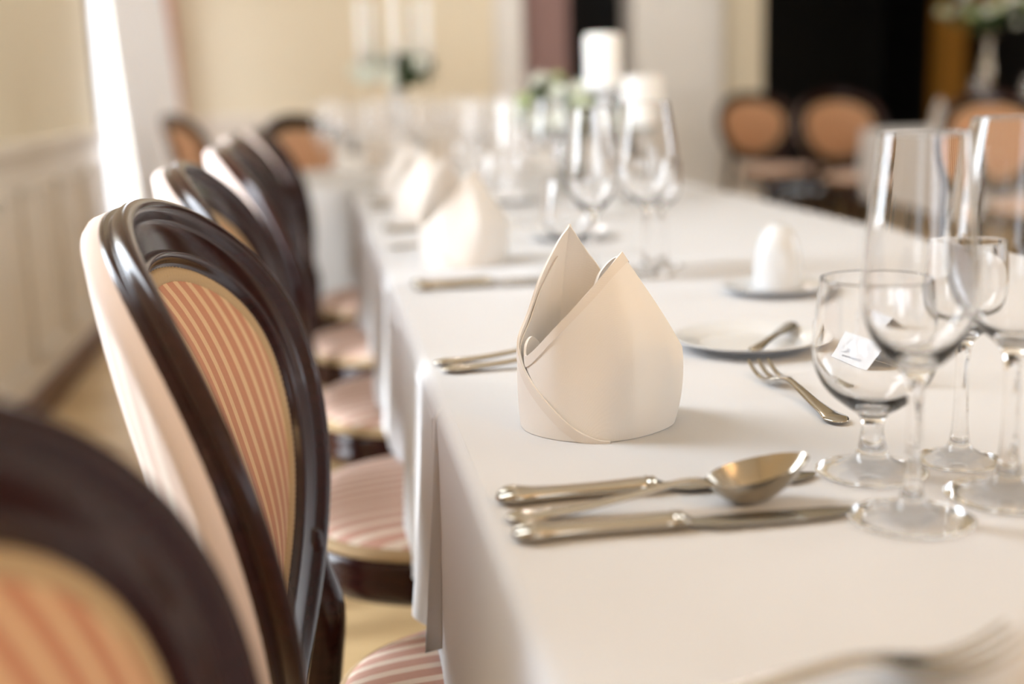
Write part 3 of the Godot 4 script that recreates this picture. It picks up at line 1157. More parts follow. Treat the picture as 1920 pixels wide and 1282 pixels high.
func make_knife(label: String) -> Node3D:
	var t := thing("table_knife", label, "knife", Vector3.ZERO, 0.0, "silver table knives")
	var st := begin()
	bar(st, spline2([[0.0, 0.0042, 0, 0.0015, 0.0012], [0.003, 0.0045, 0, 0.0062, 0.0026], [0.010, 0.0052, 0, 0.0102, 0.0045], [0.016, 0.0052, 0, 0.0106, 0.0048], [0.026, 0.0048, 0, 0.0085, 0.0043], [0.050, 0.0045, 0, 0.0070, 0.0040], [0.080, 0.0047, 0, 0.0074, 0.0042], [0.097, 0.0050, 0, 0.0080, 0.0044], [0.102, 0.0050, 0, 0.0070, 0.0038]]), 20, 0.8)
	part("handle", done(st), M.silver, t)
	st = begin()
	bar(st, spline2([[0.0008, 0.0072, 0, 0.0012, 0.0008], [0.006, 0.0093, 0, 0.0050, 0.0012], [0.012, 0.0098, 0, 0.0062, 0.0013], [0.018, 0.0094, 0, 0.0040, 0.0010], [0.024, 0.0086, 0, 0.0008, 0.0006]]), 12, 1.0)
	part("end_ornament", done(st), M.silver, t)
	st = begin()
	bar(st, spline2([[0.100, 0.005, 0, 0.0070, 0.0038], [0.102, 0.005, 0, 0.0092, 0.0052], [0.104, 0.005, 0, 0.0074, 0.0040], [0.106, 0.005, 0, 0.0090, 0.0048], [0.109, 0.0045, 0, 0.0068, 0.0030], [0.113, 0.0040, 0.0, 0.0064, 0.0016]]), 16, 0.9)
	part("collar", done(st), M.silver, t)
	st = begin()
	bar(st, spline2([[0.110, 0.0036, 0.000, 0.0062, 0.0013], [0.120, 0.0034, 0.001, 0.0078, 0.0012], [0.128, 0.0034, 0.002, 0.0098, 0.0011], [0.170, 0.0030, 0.002, 0.0100, 0.0010], [0.200, 0.0026, 0.001, 0.0092, 0.0009], [0.213, 0.0022, -0.001, 0.0066, 0.0008], [0.219, 0.0020, -0.003, 0.0034, 0.0007], [0.221, 0.0020, -0.0045, 0.0008, 0.0005]]), 16, 1.0)
	part("blade", done(st), M.blade, t)
	return t

func spline2(a: Array) -> Array:
	# the same through lists of five numbers
	var n := a.size()
	var o := []
	for i in n - 1:
		for k in 4:
			var f := k / 4.0
			var r := []
			for c in 5:
				var v: float = cat(float(a[maxi(i - 1, 0)][c]), float(a[i][c]), float(a[i + 1][c]), float(a[mini(i + 2, n - 1)][c]), f)
				if c > 2:
					v = maxf(v, 0.0002)
				r.append(v)
			o.append(r)
	o.append(a[n - 1])
	return o

func make_spoon(label: String) -> Node3D:
	var t := thing("soup_spoon", label, "spoon", Vector3.ZERO, 0.0, "silver spoons")
	var st := begin()
	bar(st, spline2([[0.0, 0.0034, 0, 0.0012, 0.0010], [0.003, 0.0034, 0, 0.0062, 0.0016], [0.011, 0.0036, 0, 0.0102, 0.0024], [0.018, 0.0037, 0, 0.0104, 0.0024], [0.030, 0.0040, 0, 0.0078, 0.0022], [0.060, 0.0068, 0, 0.0056, 0.0020], [0.095, 0.0118, 0, 0.0040, 0.0020], [0.118, 0.0158, 0, 0.0033, 0.0021], [0.132, 0.0162, 0, 0.0036, 0.0020], [0.141, 0.0140, 0, 0.0062, 0.0016], [0.147, 0.0115, 0, 0.0070, 0.0012]]), 16, 0.9)
	part("handle", done(st), M.silver, t)
	st = begin()
	for side in 2:
		var rows := []
		for j in 13:
			var q := 1.0 - j / 12.0
			var r := PackedVector3Array()
			for i in 48:
				var a := TAU * i / 48
				var x := 0.1755 + 0.0365 * cos(a) * q
				var z := 0.0215 * sin(a) * q * (1.0 - 0.13 * cos(a))
				var rim := lerpf(0.0145, 0.0275, (x - 0.139) / 0.073)
				var dep := 0.0203 * (1.0 - pow(q, 2.2))
				r.append(Vector3(x, rim - dep - (0.0011 if side == 1 and q < 0.999 else 0.0), z))
			rows.append(r)
		st.set_smooth_group(side)
		grid(st, rows, true, side == 1)
	st.set_smooth_group(0)
	part("bowl", done(st), M.silver, t)
	return t

func make_fork(n: String, label: String, tines: int, group: String) -> Node3D:
	var t := thing(n, label, "fork", Vector3.ZERO, 0.0, group)
	var st := begin()
	bar(st, spline2([[0.0, 0.0034, 0, 0.0012, 0.0010], [0.003, 0.0034, 0, 0.0062, 0.0016], [0.011, 0.0036, 0, 0.0102, 0.0026], [0.018, 0.0037, 0, 0.0104, 0.0026], [0.030, 0.0040, 0, 0.0078, 0.0024], [0.060, 0.0062, 0, 0.0056, 0.0022], [0.095, 0.0108, 0, 0.0040, 0.0021], [0.115, 0.0130, 0, 0.0035, 0.0021], [0.128, 0.0124, 0, 0.0050, 0.0018], [0.137, 0.0100, 0, 0.0105, 0.0014], [0.146, 0.0078, 0, 0.0122, 0.0012], [0.154, 0.0062, 0, 0.0122, 0.0011]]), 16, 0.85)
	part("handle", done(st), M.silver, t)
	var w := 0.0122 * 2.0 / (tines + (tines - 1) * 0.75)
	for k in tines:
		st = begin()
		var z := -0.0122 + w * 0.5 + k * w * 1.75
		bar(st, spline2([[0.150, 0.0068, z, w * 0.5, 0.0011], [0.160, 0.0050, z, w * 0.5, 0.0011], [0.172, 0.0052, z, w * 0.46, 0.0010], [0.185, 0.0086, z, w * 0.40, 0.0009], [0.196, 0.0138, z, w * 0.30, 0.0008], [0.200, 0.0160, z, w * 0.12, 0.0004]]), 10, 0.8)
		part("tine", done(st), M.silver, t)
	return t

# a glass: foot, stem and bowl of one closed surface, cut where the parts meet
func make_glass(n: String, label: String, group: String, outer: Array, foot_n: int, stem_n: int, rim_in: Array) -> Node3D:
	var t := thing(n, label, "glass", Vector3.ZERO, 0.0, group)
	var per := 5
	var prof := spline(outer, per)
	var inn := spline(rim_in, per)
	prof.append_array(inn)
	for i in prof.size():
		prof[i].x = maxf(prof[i].x, 0.0)
	part("foot", lathe(prof, 56, 0, foot_n * per, 2 * per - 2, 4 * per), M.pane, t)
	part("foot_rim", lathe(prof, 56, 2 * per - 2, 4 * per), M.glass, t)
	part("stem", lathe(prof, 40, foot_n * per, stem_n * per), M.glass, t)
	part("bowl", lathe(prof, 56, stem_n * per), M.glass, t)
	return t

func V(x: float, y: float) -> Vector2:
	return Vector2(x, y)

func make_tulip(label: String) -> Node3D:
	return make_glass("tulip_glass", label, "tall tulip glasses", [V(0, 0.0012), V(0.018, 0.0010), V(0.0335, 0.0004), V(0.0358, 0.0010), V(0.0350, 0.0020), V(0.020, 0.0046), V(0.0105, 0.0095), V(0.0062, 0.018), V(0.0046, 0.034), V(0.0042, 0.058), V(0.0046, 0.078), V(0.0075, 0.088), V(0.0150, 0.0955), V(0.0240, 0.1055), V(0.0300, 0.120), V(0.0322, 0.136), V(0.0312, 0.160), V(0.0285, 0.190), V(0.0252, 0.2235), V(0.0249, 0.2250)], 5, 11,
		[V(0.0243, 0.2250), V(0.0241, 0.2235), V(0.0274, 0.190), V(0.0301, 0.160), V(0.0311, 0.136), V(0.0288, 0.121), V(0.0225, 0.1085), V(0.0130, 0.1000), V(0.0050, 0.0970), V(0.0, 0.0965)])

func make_goblet(label: String) -> Node3D:
	return make_glass("water_goblet", label, "short-stemmed water goblets", [V(0, 0.0014), V(0.018, 0.0012), V(0.0335, 0.0004), V(0.0360, 0.0012), V(0.0350, 0.0028), V(0.0215, 0.0062), V(0.0130, 0.0110), V(0.0092, 0.0190), V(0.0072, 0.0290), V(0.0074, 0.0350), V(0.0105, 0.0405), V(0.0190, 0.0465), V(0.0300, 0.0560), V(0.0372, 0.0680), V(0.0400, 0.0810), V(0.0396, 0.0950), V(0.0378, 0.1130), V(0.0358, 0.1290), V(0.0355, 0.1300)], 5, 9,
		[V(0.0348, 0.1300), V(0.0346, 0.1290), V(0.0365, 0.1130), V(0.0383, 0.0950), V(0.0387, 0.0815), V(0.0358, 0.0692), V(0.0282, 0.0580), V(0.0165, 0.0500), V(0.0060, 0.0468), V(0.0, 0.0462)])

func make_liqueur(label: String) -> Node3D:
	return make_glass("liqueur_glass", label, "small liqueur glasses", [V(0, 0.0012), V(0.014, 0.0010), V(0.0270, 0.0004), V(0.0290, 0.0010), V(0.0282, 0.0020), V(0.0170, 0.0050), V(0.0090, 0.0100), V(0.0060, 0.0180), V(0.0048, 0.0350), V(0.0045, 0.0600), V(0.0050, 0.0780), V(0.0090, 0.0860), V(0.0175, 0.0930), V(0.0232, 0.1030), V(0.0257, 0.1160), V(0.0259, 0.1270), V(0.0252, 0.1390), V(0.0246, 0.1490), V(0.0244, 0.1500)], 5, 10,
		[V(0.0238, 0.1500), V(0.0237, 0.1490), V(0.0243, 0.1390), V(0.0250, 0.1270), V(0.0248, 0.1165), V(0.0222, 0.1045), V(0.0160, 0.0955), V(0.0070, 0.0905), V(0.0, 0.0895)])

func make_wine(label: String) -> Node3D:
	return make_glass("wine_glass", label, "large wine glasses", [V(0, 0.0012), V(0.018, 0.0010), V(0.0345, 0.0004), V(0.0368, 0.0010), V(0.0358, 0.0022), V(0.0210, 0.0052), V(0.0110, 0.0110), V(0.0068, 0.0220), V(0.0050, 0.0400), V(0.0047, 0.0650), V(0.0054, 0.0860), V(0.0100, 0.0960), V(0.0210, 0.1060), V(0.0335, 0.1210), V(0.0405, 0.1400), V(0.0420, 0.1580), V(0.0395, 0.1800), V(0.0350, 0.2060), V(0.0304, 0.2300), V(0.0301, 0.2312)], 5, 11,
		[V(0.0295, 0.2312), V(0.0294, 0.2300), V(0.0339, 0.2060), V(0.0384, 0.1800), V(0.0409, 0.1580), V(0.0393, 0.1405), V(0.0322, 0.1225), V(0.0195, 0.1085), V(0.0070, 0.1020), V(0.0, 0.1010)])

func make_plate(n: String, label: String, group: String, r: float) -> Node3D:
	var t := thing(n, label, "plate", Vector3.ZERO, 0.0, group)
	var k := r / 0.072
	var well := [V(0, 0.004), V(0.030, 0.0042), V(0.046, 0.0050), V(0.050, 0.0066)]
	var prof := spline([V(0, 0.0018), V(0.036, 0.0016), V(0.040, 0.0002), V(0.043, 0.0004), V(0.045, 0.0026), V(0.060, 0.0072), V(0.0712, 0.0108), V(0.0722, 0.0118), V(0.0712, 0.0124), V(0.060, 0.0098), V(0.050, 0.0068), V(0.046, 0.0050), V(0.030, 0.0042), V(0, 0.0040)], 3)
	var p2 := []
	for q in prof:
		p2.append(Vector2(maxf(q.x, 0) * k, q.y * lerpf(1.0, k, 0.5)))
	var cut := 10 * 3
	part("rim", lathe(p2, 64, 6 * 3, cut), M.china, t)
	var st := lathe(p2, 64, cut)
	part("well", st, M.china, t)
	part("underside", lathe(p2, 64, 0, 6 * 3), M.china, t)
	well.clear()
	return t

var proto := {}

func again(kind: String, maker, label: String, p: Vector3, turn: float) -> Node3D:
	if not proto.has(kind):
		var o: Node3D = maker.call(label)
		o.position = p
		o.rotation.y = turn
		proto[kind] = o
		return o
	return dup(proto[kind], p, turn, label)

# the same glass seen from far off: thin walls that let the light straight through
func far_glass(o: Node3D, far := true) -> void:
	if not far:
		return
	for c in o.get_children():
		c.material_override = M.pane

func build_settings() -> void:
	var top := T + 0.0016
	# ---- the setting in focus
	build_napkin("crisp ivory napkin folded upright with a pointed tip, in focus near the middle", Vector3(0.203, top, -0.931), -YAW)
	again("knife", make_knife, "table knife beyond the spoon, the one closer to the standing napkin", Vector3(0.098, top, -0.7475), 0.015).scale = Vector3(0.97, 1, 1)
	again("spoon", make_spoon, "silver soup spoon with a gleaming bowl lying between the two knives", Vector3(0.099, top, -0.7125), 0.015).scale = Vector3(0.905, 1.0, 1.0)
	again("knife", make_knife, "table knife nearest the camera, on the near side of the spoon", Vector3(0.098, top, -0.680), 0.0).scale = Vector3(0.95, 1, 1)
	again("fork", func(l): return make_fork("dinner_fork", l, 4, "silver dinner forks"), "inner dinner fork whose handle shows just left of the sharp napkin, nearer one", Vector3(0.101, top, -1.128), 0.02)
	again("fork", null, "outer dinner fork whose handle shows left of the sharp napkin, farther one", Vector3(0.097, top, -1.160), 0.05)
	again("cake_fork", func(l): return make_fork("dessert_fork", l, 3, "three-tined dessert forks"), "small three-tined dessert fork lying right of the sharp napkin", Vector3(0.378, top, -0.864), PI / 2 + 0.0).scale = Vector3(0.93, 0.8, 0.95)
	again("plate", func(l): return make_plate("bread_plate", l, "small white bread plates", 0.072), "small white bread plate with a butter knife, behind and right of the sharp napkin", Vector3(0.405, top, -1.155), 0.0)
	var bk := again("butter", make_butter, "butter knife resting across the white bread plate", Vector3(0.382, top + 0.0125, -1.075), 0.95)
	bk.rotation.x = 0.0
	again("tulip", make_tulip, "tall tulip glass nearest the camera, beside the knife tips", Vector3(0.334, top, -0.662), 0.0)
	again("goblet", make_goblet, "round water goblet with the short thick stem, place card seen through it", Vector3(0.350, top, -0.752), 0.0)
	again("liqueur", make_liqueur, "small slender liqueur glass behind the water goblet near the right edge", Vector3(0.417, top, -0.762), 0.0)
	again("wine", make_wine, "large wine glass cropped by the right edge of the picture", Vector3(0.409, top, -0.687), 0.0)
	place_card(Vector3(0.459, top, -1.012), 0.10)
	# ---- the setting nearest the camera, mostly out of the picture
	build_napkin("napkin at the cropped lower right corner, nearest the camera", Vector3(0.212, top, -0.252), -YAW)
	again("fork", null, "blurred dinner fork with broad tines at the bottom right corner", Vector3(0.095, top, -0.458), 0.10)
	again("fork", null, "second blurred dinner fork below the first at the bottom right corner", Vector3(0.098, top, -0.415), 0.06)
	# ---- the settings farther along
	var names := ["second", "third", "fourth"]
	var z0s := [-1.865, -2.575, -3.14]
	for k in 3:
		var z: float = z0s[k]
		var nm: String = names[k]
		var tail := "at the %s place setting along the table" % nm
		var nk := build_napkin(["blurred standing napkin next behind the sharp one", "third standing napkin along the table edge, soft in the distance", "fourth standing napkin along the edge, nearest the crosswise table"][k], Vector3(0.205, top, z), -YAW + [0.15, -0.1, 0.1][k])
		nk.scale = Vector3.ONE * [1.05, 1.0, 1.0][k]
		again("knife", null, "farther table knife of the pair " + tail, Vector3(0.112, top, z + 0.215), 0.05)
		again("knife", null, "nearer table knife of the pair " + tail, Vector3(0.112, top, z + 0.250), 0.03)
		again("fork", null, "dinner fork " + tail, Vector3(0.105, top, z - 0.20), 0.03)
		far_glass(again("tulip", null, "tulip glass " + tail, Vector3(0.355, top, z + 0.24), 0.0), k > 0)
		far_glass(again("goblet", null, "water goblet " + tail, Vector3(0.340, top, z + 0.16), 0.0), k > 0)
		far_glass(again("liqueur", null, "liqueur glass " + tail, Vector3(0.475, top, z + 0.15), 0.0), k > 0)
		far_glass(again("wine", null, "wine glass " + tail, Vector3(0.432, top, z + 0.225), 0.0), k > 0)
		again("plate", null, "bread plate " + tail, Vector3(0.42, top, z - 0.23), 0.0)
	# ---- glasses standing in rows on the crosswise table
	for k in 9:
		var x := 0.02 + 0.115 * k
		far_glass(again("tulip", null, "tulip glass in the distant row on the crosswise table", Vector3(x, top + 0.002, -3.70 - 0.02 * (k % 2)), 0.0))
	for k in 8:
		far_glass(again("wine", null, "wine glass in the distant row on the crosswise table", Vector3(0.06 + 0.115 * k, top + 0.002, -3.58), 0.0))
	for k in 5:
		var o := build_napkin("standing napkin on the far side of the crosswise table", Vector3(0.10 + 0.2 * k, top + 0.002, -4.08), PI * 0.5 - YAW)
		o.scale = Vector3.ONE * 0.95

func make_butter(label: String) -> Node3D:
	var t := thing("butter_knife", label, "knife", Vector3.ZERO, 0.0, "butter knives")
	var st := begin()
	bar(st, spline2([[0.0, 0.002, 0, 0.001, 0.0008], [0.004, 0.002, 0, 0.0052, 0.0018], [0.012, 0.002, 0, 0.0066, 0.002], [0.04, 0.002, 0, 0.0046, 0.002], [0.075, 0.002, 0, 0.0040, 0.002], [0.082, 0.002, 0, 0.0046, 0.0016]]), 14, 0.9)
	part("handle", done(st), M.silver, t)
	st = begin()
	bar(st, spline2([[0.080, 0.002, 0, 0.0044, 0.0012], [0.090, 0.002, 0.001, 0.0070, 0.0009], [0.125, 0.002, 0.001, 0.0082, 0.0008], [0.142, 0.002, -0.001, 0.0055, 0.0007], [0.148, 0.002, -0.003, 0.0010, 0.0005]]), 14, 1.0)
	part("blade", done(st), M.blade, t)
	return t

func place_card(p: Vector3, turn: float) -> void:
	var t := thing("place_card", "white folded place card with a monogram and grey lettering, seen through the water goblet", "card", p, turn)
	var w := 0.019   # half depth
	var h := 0.034
	var l := 0.039   # half length
	var th := 0.0005
	var d := Vector3(w, h, 0).normalized()
	var n := Vector3(-d.y, d.x, 0)
	for s in [0, 1]:
		var st := begin()
		var a := Vector3(-w, 0.0003, 0)
		var b := Vector3(0, h, 0)
		if s == 1:
			a = Vector3(w, 0.0003, 0)
		var rows := []
		for y in [a, b]:
			rows.append(PackedVector3Array([y + Vector3(0, 0, -l), y + Vector3(0, 0, l)]) if s == 0 else PackedVector3Array([y + Vector3(0, 0, l), y + Vector3(0, 0, -l)]))
		st.set_smooth_group(-1)
		var nj := rows
		var back := []
		for r in nj:
			var q := PackedVector3Array()
			for v in r:
				q.append(v + Vector3(d.y * th * (1 if s == 0 else -1), -d.x * th, 0))
			back.append(q)
		grid(st, nj)
		grid(st, back, false, true)
		grid(st, [back[0], nj[0]])
		grid(st, [nj[1], back[1]])
		grid(st, [PackedVector3Array([nj[0][0], nj[1][0]]), PackedVector3Array([back[0][0], back[1][0]])])
		grid(st, [PackedVector3Array([back[0][1], back[1][1]]), PackedVector3Array([nj[0][1], nj[1][1]])])
		st.generate_normals()
		part("front_leaf" if s == 0 else "rear_leaf", st.commit(), M.paper, t)
	# lettering on the leaf that faces the diner
	var face := Transform3D(Basis(Vector3(0, 0, 1), d, n), Vector3(-w, 0, 0) + n * 0.0002)
	var tm := TextMesh.new()
	var f := SystemFont.new()
	f.font_names = PackedStringArray(["Droid Sans"])
	tm.font = f
	tm.text = "MAMINKA NEVĚSTY"
	tm.font_size = 32
	tm.pixel_size = 0.000138
	tm.depth = 0.0001
	var o := part("lettering", tm, M.ink, t)
	o.transform = face * Transform3D(Basis(), Vector3(0.002, 0.0095, 0))
	# monogram of slanting pen strokes
	var st := begin()
	for s in [[[-0.019, 0.0155], [-0.014, 0.0158], [-0.008, 0.021], [-0.003, 0.0285], [-0.001, 0.0335]], [[-0.022, 0.020], [-0.016, 0.0275], [-0.010, 0.0345]], [[-0.013, 0.0145], [-0.006, 0.0195], [0.001, 0.0275]], [[-0.010, 0.0145], [-0.004, 0.0185], [0.002, 0.0250]]]:
		var pts := []
		for q in s:
			pts.append(Vector3(q[0] - 0.006, q[1], 0.00005))
		pts = spline(pts, 6)
		var rad := []
		for i in pts.size():
			rad.append(0.00013 + 0.00018 * sin(PI * i / (pts.size() - 1)))
		tube(st, pts, rad, 6, 0.3, Vector3(0.7, -0.7, 0))
	o = part("monogram", done(st), M.ink, t)
	o.transform = face

# ------------------------------------------------------------------ the middle of the table
func build_centre() -> void:
	var top := T + 0.0006
	var s := make_plate("saucer", "small white saucer under the egg-shaped shaker", "white saucers", 0.062)
	s.position = Vector3(0.543, top, -1.455)
	var e := thing("salt_shaker", "white egg-shaped porcelain shaker standing on the small saucer", "shaker", Vector3(0.553, top + 0.0042, -1.470))
	part("body", lathe(spline([V(0, 0.0), V(0.026, 0.0), V(0.0300, 0.0018), V(0.0302, 0.010), V(0.0288, 0.030), V(0.0255, 0.052), V(0.0195, 0.068), V(0.0105, 0.0775), V(0.004, 0.0795), V(0, 0.0798)], 4), 48), M.china, e)
	var st := begin()
	for k in 5:
		var a := TAU * k / 5
		tube(st, [Vector3(0.0035 * cos(a), 0.0775, 0.0035 * sin(a)), Vector3(0.0035 * cos(a), 0.0800, 0.0035 * sin(a))], [0.0007, 0.0007], 6)
	part("pour_hole", done(st), M.wick, e)

	# pillar candles on stands
	candle_stand(Vector3(0.595, top, -2.6), 0.252, 0.039, 0.108, "pillar candle, the higher of the two white ones before the doorway", "tall white candle stand holding the higher pillar candle", M.china)
	candle_stand(Vector3(0.716, top, -2.75), 0.164, 0.046, 0.108, "wide pillar candle, the lower of the two white ones", "short clear glass stand holding the lower pillar candle", M.glass)

	# flowers in a dark green vase
	var v := thing("flower_vase", "dark green glass vase holding white and green flowers", "vase", Vector3(0.600, top, -3.0))
	part("body", lathe(spline([V(0, 0), V(0.030, 0), V(0.034, 0.004), V(0.030, 0.03), V(0.026, 0.09), V(0.030, 0.14), V(0.036, 0.165), V(0.034, 0.166), V(0.028, 0.14), V(0.02, 0.1), V(0, 0.09)], 4), 32), M.green_glass, v)
	bouquet("table_bouquet", "loose bouquet of white and pale green flowers in the green vase", Vector3(0.590, top + 0.185, -3.0), 0.110, 0.090, 24, 33, false)

	# candelabrum with candles and a garland of flowers
	var c := thing("candelabrum", "tall silver candelabrum on the crosswise table with a ring of flowers", "candelabrum", Vector3(0.245, top + 0.002, -3.9))
	part("base", lathe(spline([V(0, 0), V(0.066, 0), V(0.070, 0.006), V(0.055, 0.016), V(0.026, 0.028), V(0.016, 0.045)], 4), 32), M.bright_silver, c)
	part("stem", lathe(spline([V(0.016, 0.045), V(0.024, 0.07), V(0.014, 0.10), V(0.020, 0.16), V(0.034, 0.20), V(0.020, 0.24), V(0.014, 0.28), V(0.030, 0.31), V(0.012, 0.335), V(0, 0.336)], 4), 32), M.bright_silver, c)
	var spots := []
	for k in 5:
		var a := TAU * k / 5 + 0.35
		spots.append(Vector3(0.105 * cos(a), 0.36, 0.105 * sin(a)))
	spots.append(Vector3(0, 0.40, 0))
	for k in 6:
		var q: Vector3 = spots[k]
		st = begin()
		var pts := spline([Vector3(0, 0.30, 0), Vector3(q.x * 0.5, 0.285, q.z * 0.5), Vector3(q.x * 0.95, 0.31, q.z * 0.95), q], 5) if k < 5 else [Vector3(0, 0.33, 0), Vector3(0, 0.36, 0), q]
		var rad := []
		for i in pts.size():
			rad.append(0.006)
		tube(st, pts, rad, 10)
		var arm := part("arm", done(st), M.bright_silver, c)
		part("candle_cup", lathe([V(0, 0), V(0.010, 0.0), V(0.018, 0.008), V(0.016, 0.014), V(0, 0.014)], 20), M.bright_silver, arm, q)
		var cd := thing("taper_candle", "white taper candle in the tall candelabrum", "candle", c.position + q + Vector3(0, 0.0142, 0), 0.0, "taper candles in the candelabrum")
		part("wax", lathe([V(0, 0), V(0.0125, 0.0), V(0.0125, 0.002), V(0.0115, 0.145), V(0.009, 0.15), V(0, 0.151)], 18), M.wax, cd)
		part("wick", lathe([V(0, 0.150), V(0.0012, 0.150), V(0.0010, 0.158), V(0, 0.158)], 8), M.wick, cd)
	bouquet("candelabrum_garland", "garland of white blossoms and dark leaves round the silver candelabrum", Vector3(0.255, top + 0.315, -3.88), 0.125, 0.055, 14, 34, true)

func candle_stand(p: Vector3, h: float, r: float, ch: float, l1: String, l2: String, m: Material) -> void:
	var s := thing("candle_stand", l2, "candle holder", p, 0.0, "candle stands before the doorway")
	part("base", lathe(spline([V(0, 0), V(0.048, 0), V(0.050, 0.004), V(0.036, 0.012), V(0.014, 0.022), V(0.010, 0.034)], 4), 32), m, s)
	part("stem", lathe(spline([V(0.010, 0.034), V(0.016, h * 0.3), V(0.010, h * 0.5), V(0.017, h * 0.72), V(0.010, h - 0.022)], 5), 28), m, s)
	part("dish", lathe(spline([V(0.010, h - 0.022), V(0.030, h - 0.010), V(r + 0.006, h - 0.004), V(r + 0.007, h), V(r, h), V(0, h - 0.001)], 4), 36), m, s)
	var c := thing("pillar_candle", l1, "candle", p + Vector3(0, h, 0), 0.0, "white pillar candles")
	part("wax", lathe([V(0, 0), V(r - 0.001, 0), V(r, 0.002), V(r, ch * 0.5), V(r, ch - 0.008), V(r - 0.003, ch - 0.002), V(r - 0.010, ch), V(0.008, ch - 0.004), V(0, ch - 0.004)], 40), M.wax, c)
	part("wick", lathe([V(0, ch - 0.004), V(0.0013, ch - 0.004), V(0.0011, ch + 0.008), V(0, ch + 0.008)], 8), M.wick, c)

func blossom_mesh(r: float, rng: RandomNumberGenerator) -> ArrayMesh:
	# cupped petals in two rings round a heart
	var st := begin()
	for ring in 2:
		var n := 6 if ring == 0 else 5
		for k in n:
			var a := TAU * (k + ring * 0.5) / n + rng.randf_range(-0.1, 0.1)
			var rows := []
			for j in 4:
				var v := j / 3.0
				var rr := PackedVector3Array()
				for i in 4:
					var u := i / 3.0 * 2.0 - 1.0
					var wd := 0.52 * r * sin(PI * (0.18 + 0.7 * v)) * u
					var out := r * (0.1 + (0.9 if ring == 0 else 0.55) * v)
					var up := r * ((0.35 if ring == 0 else 0.8) * v + 0.25 * u * u - (0.3 * v * v if ring == 0 else 0.0))
					rr.append(Vector3(out * cos(a) - wd * sin(a), up, out * sin(a) + wd * cos(a)))
				rows.append(rr)
			sheet(st, rows, r * 0.05)
	return done(st)

func bouquet(n: String, label: String, p: Vector3, r: float, hy: float, blossoms: int, sd: int, dark: bool) -> void:
	var rng := RandomNumberGenerator.new()
	rng.seed = sd
	var t := thing(n, label, "flowers", p)
	var st := begin()
	for k in 210:
		var d := Vector3(rng.randfn(), rng.randfn() * 0.8, rng.randfn()).normalized()
		if dark and d.x < -0.2:
			d.x = -d.x * 0.6
		var q := Vector3(d.x * r, d.y * hy, d.z * r) * rng.randf_range(0.35, 1.05)
		var b := Basis(Vector3.UP, rng.randf() * TAU) * Basis(Vector3.RIGHT, rng.randf_range(-1.2, 0.6))
		var L := rng.randf_range(0.026, 0.050)
		var rows := []
		for j in 5:
			var v := j / 4.0
			var w := L * 0.26 * sin(PI * (0.06 + 0.9 * v))
			rows.append(PackedVector3Array([q + b * Vector3(-w, 0.15 * w - L * 0.2 * v * v, L * (v - 0.5)), q + b * Vector3(0, -L * 0.2 * v * v, L * (v - 0.5)), q + b * Vector3(w, 0.15 * w - L * 0.2 * v * v, L * (v - 0.5))]))
		sheet(st, rows, 0.0005)
	var f := part("foliage", done(st), M.leaf, t)
	f.set_meta("kind", "stuff")
	# stems gather to the middle of the foot
	st = begin()
	for k in 12:
		var d := Vector3(rng.randfn(), 0.0, rng.randfn()).normalized()
		tube(st, [Vector3(d.x * 0.006, -hy * 1.0, d.z * 0.006), Vector3(d.x * r * 0.25, -hy * 0.2, d.z * r * 0.25), Vector3(d.x * r * 0.6, hy * 0.4, d.z * r * 0.6)], [0.0016, 0.0014, 0.0010], 6)
	f = part("stalks", done(st), M.leaf, t)
	f.set_meta("kind", "stuff")
	var shapes := [blossom_mesh(0.026, rng), blossom_mesh(0.021, rng)]
	for k in blossoms:
		var d := Vector3(rng.randfn(), absf(rng.randfn()) * 0.9 - 0.2, rng.randfn()).normalized()
		if dark:
			d = Vector3(-absf(d.x), d.y - 0.3, d.z).normalized() if k < blossoms - 4 else d
		var o := part("blossom", shapes[k % 2], M.petal if (dark or k % 3 != 0) else M.petal_green, t, Vector3(d.x * r, d.y * hy, d.z * r) * rng.randf_range(0.85, 1.05))
		o.basis = Basis(Quaternion(Vector3.UP, d))

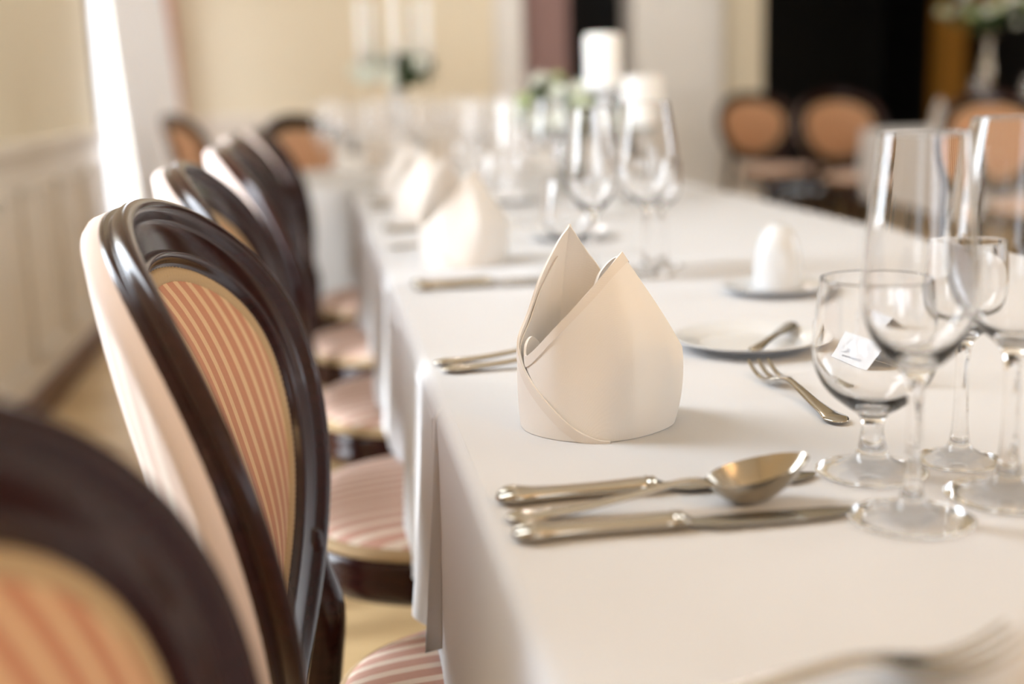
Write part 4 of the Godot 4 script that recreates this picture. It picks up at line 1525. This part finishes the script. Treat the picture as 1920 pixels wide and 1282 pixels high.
# ------------------------------------------------------------------ the other table, on the right
func build_side_table() -> void:
	plain_table("dining_table", "table on the right in front of the dark opening", 2.62, 3.9, -4.98, -5.85)
	var c := part("tablecloth", cloth_mesh(2.62, 3.9, -4.98, -5.85, T + 0.001, func(_x, _z): return 0.42, 0.012, 11), M.cloth, self)
	tag(c, "white cloth on the right-hand table in front of the dark opening", "tablecloth", "white tablecloths")
	var top := T + 0.002
	for k in 4:
		var x := 2.74 + 0.24 * k
		build_napkin(["standing napkin at the left corner of the right-hand table", "second standing napkin from the left on the right-hand table", "third standing napkin from the left on the right-hand table", "last standing napkin on the right-hand table"][k], Vector3(x, top, -5.25 - 0.1 * (k % 2)), -YAW + 0.3 * k)
		far_glass(again("wine", null, "wine glass among the napkins on the right-hand table", Vector3(x + 0.12, top, -5.18), 0.0))
	var s := thing("flower_stand", "tall silver stand on the right-hand table holding pale flowers", "stand", Vector3(3.08, top, -5.52))
	part("base", lathe(spline([V(0, 0), V(0.07, 0), V(0.07, 0.006), V(0.03, 0.03), V(0.014, 0.06)], 4), 32), M.silver, s)
	part("stem", lathe(spline([V(0.014, 0.06), V(0.02, 0.15), V(0.035, 0.26), V(0.018, 0.33), V(0.012, 0.40), V(0.05, 0.42), V(0.05, 0.425), V(0, 0.425)], 4), 28), M.silver, s)
	bouquet("flower_spray", "spray of white and grey-green flowers on the tall stand, top right corner", Vector3(3.06, top + 0.525, -5.52), 0.19, 0.09, 22, 35, false)

# ------------------------------------------------------------------ a warm chandelier over the room, above and behind the picture
func build_chandelier(label: String, at: Vector3, energy: float, color: Color) -> void:
	var c := thing("chandelier", label, "chandelier", at, 0.0, "brass chandeliers")
	part("rod", lathe([V(0, 0.1), V(0.012, 0.1), V(0.012, 4.19 - at.y), V(0.05, 4.20 - at.y), V(0, 4.20 - at.y)], 16), M.brass, c)
	part("hub", lathe(spline([V(0, -0.12), V(0.03, -0.10), V(0.07, 0.0), V(0.03, 0.1), V(0, 0.12)], 4), 24), M.brass, c)
	var bulb := lathe(spline([V(0, 0), V(0.012, 0.004), V(0.024, 0.03), V(0.018, 0.06), V(0.004, 0.085), V(0, 0.086)], 4), 16)
	for k in 6:
		var a := TAU * k / 6
		var d := Vector3(cos(a), 0, sin(a))
		var st := begin()
		tube(st, spline([Vector3.ZERO, d * 0.15 + Vector3(0, -0.09, 0), d * 0.30 + Vector3(0, -0.06, 0), d * 0.36 + Vector3(0, 0.03, 0)], 5), [0.008, 0.008, 0.008, 0.008, 0.008, 0.008, 0.008, 0.008, 0.008, 0.008, 0.008, 0.008, 0.008, 0.008, 0.008, 0.008], 8)
		part("arm", done(st), M.brass, c)
		part("bulb", bulb, M.bulb, c, d * 0.36 + Vector3(0, 0.03, 0))
		var l := OmniLight3D.new()
		l.name = "chandelier_light"
		l.light_color = color
		l.light_energy = energy
		l.light_size = 0.02
		l.omni_range = 20.0
		l.omni_attenuation = 2.0
		l.shadow_enabled = true
		c.add_child(l, true)
		l.position = d * 0.36 + Vector3(0, 0.07, 0)
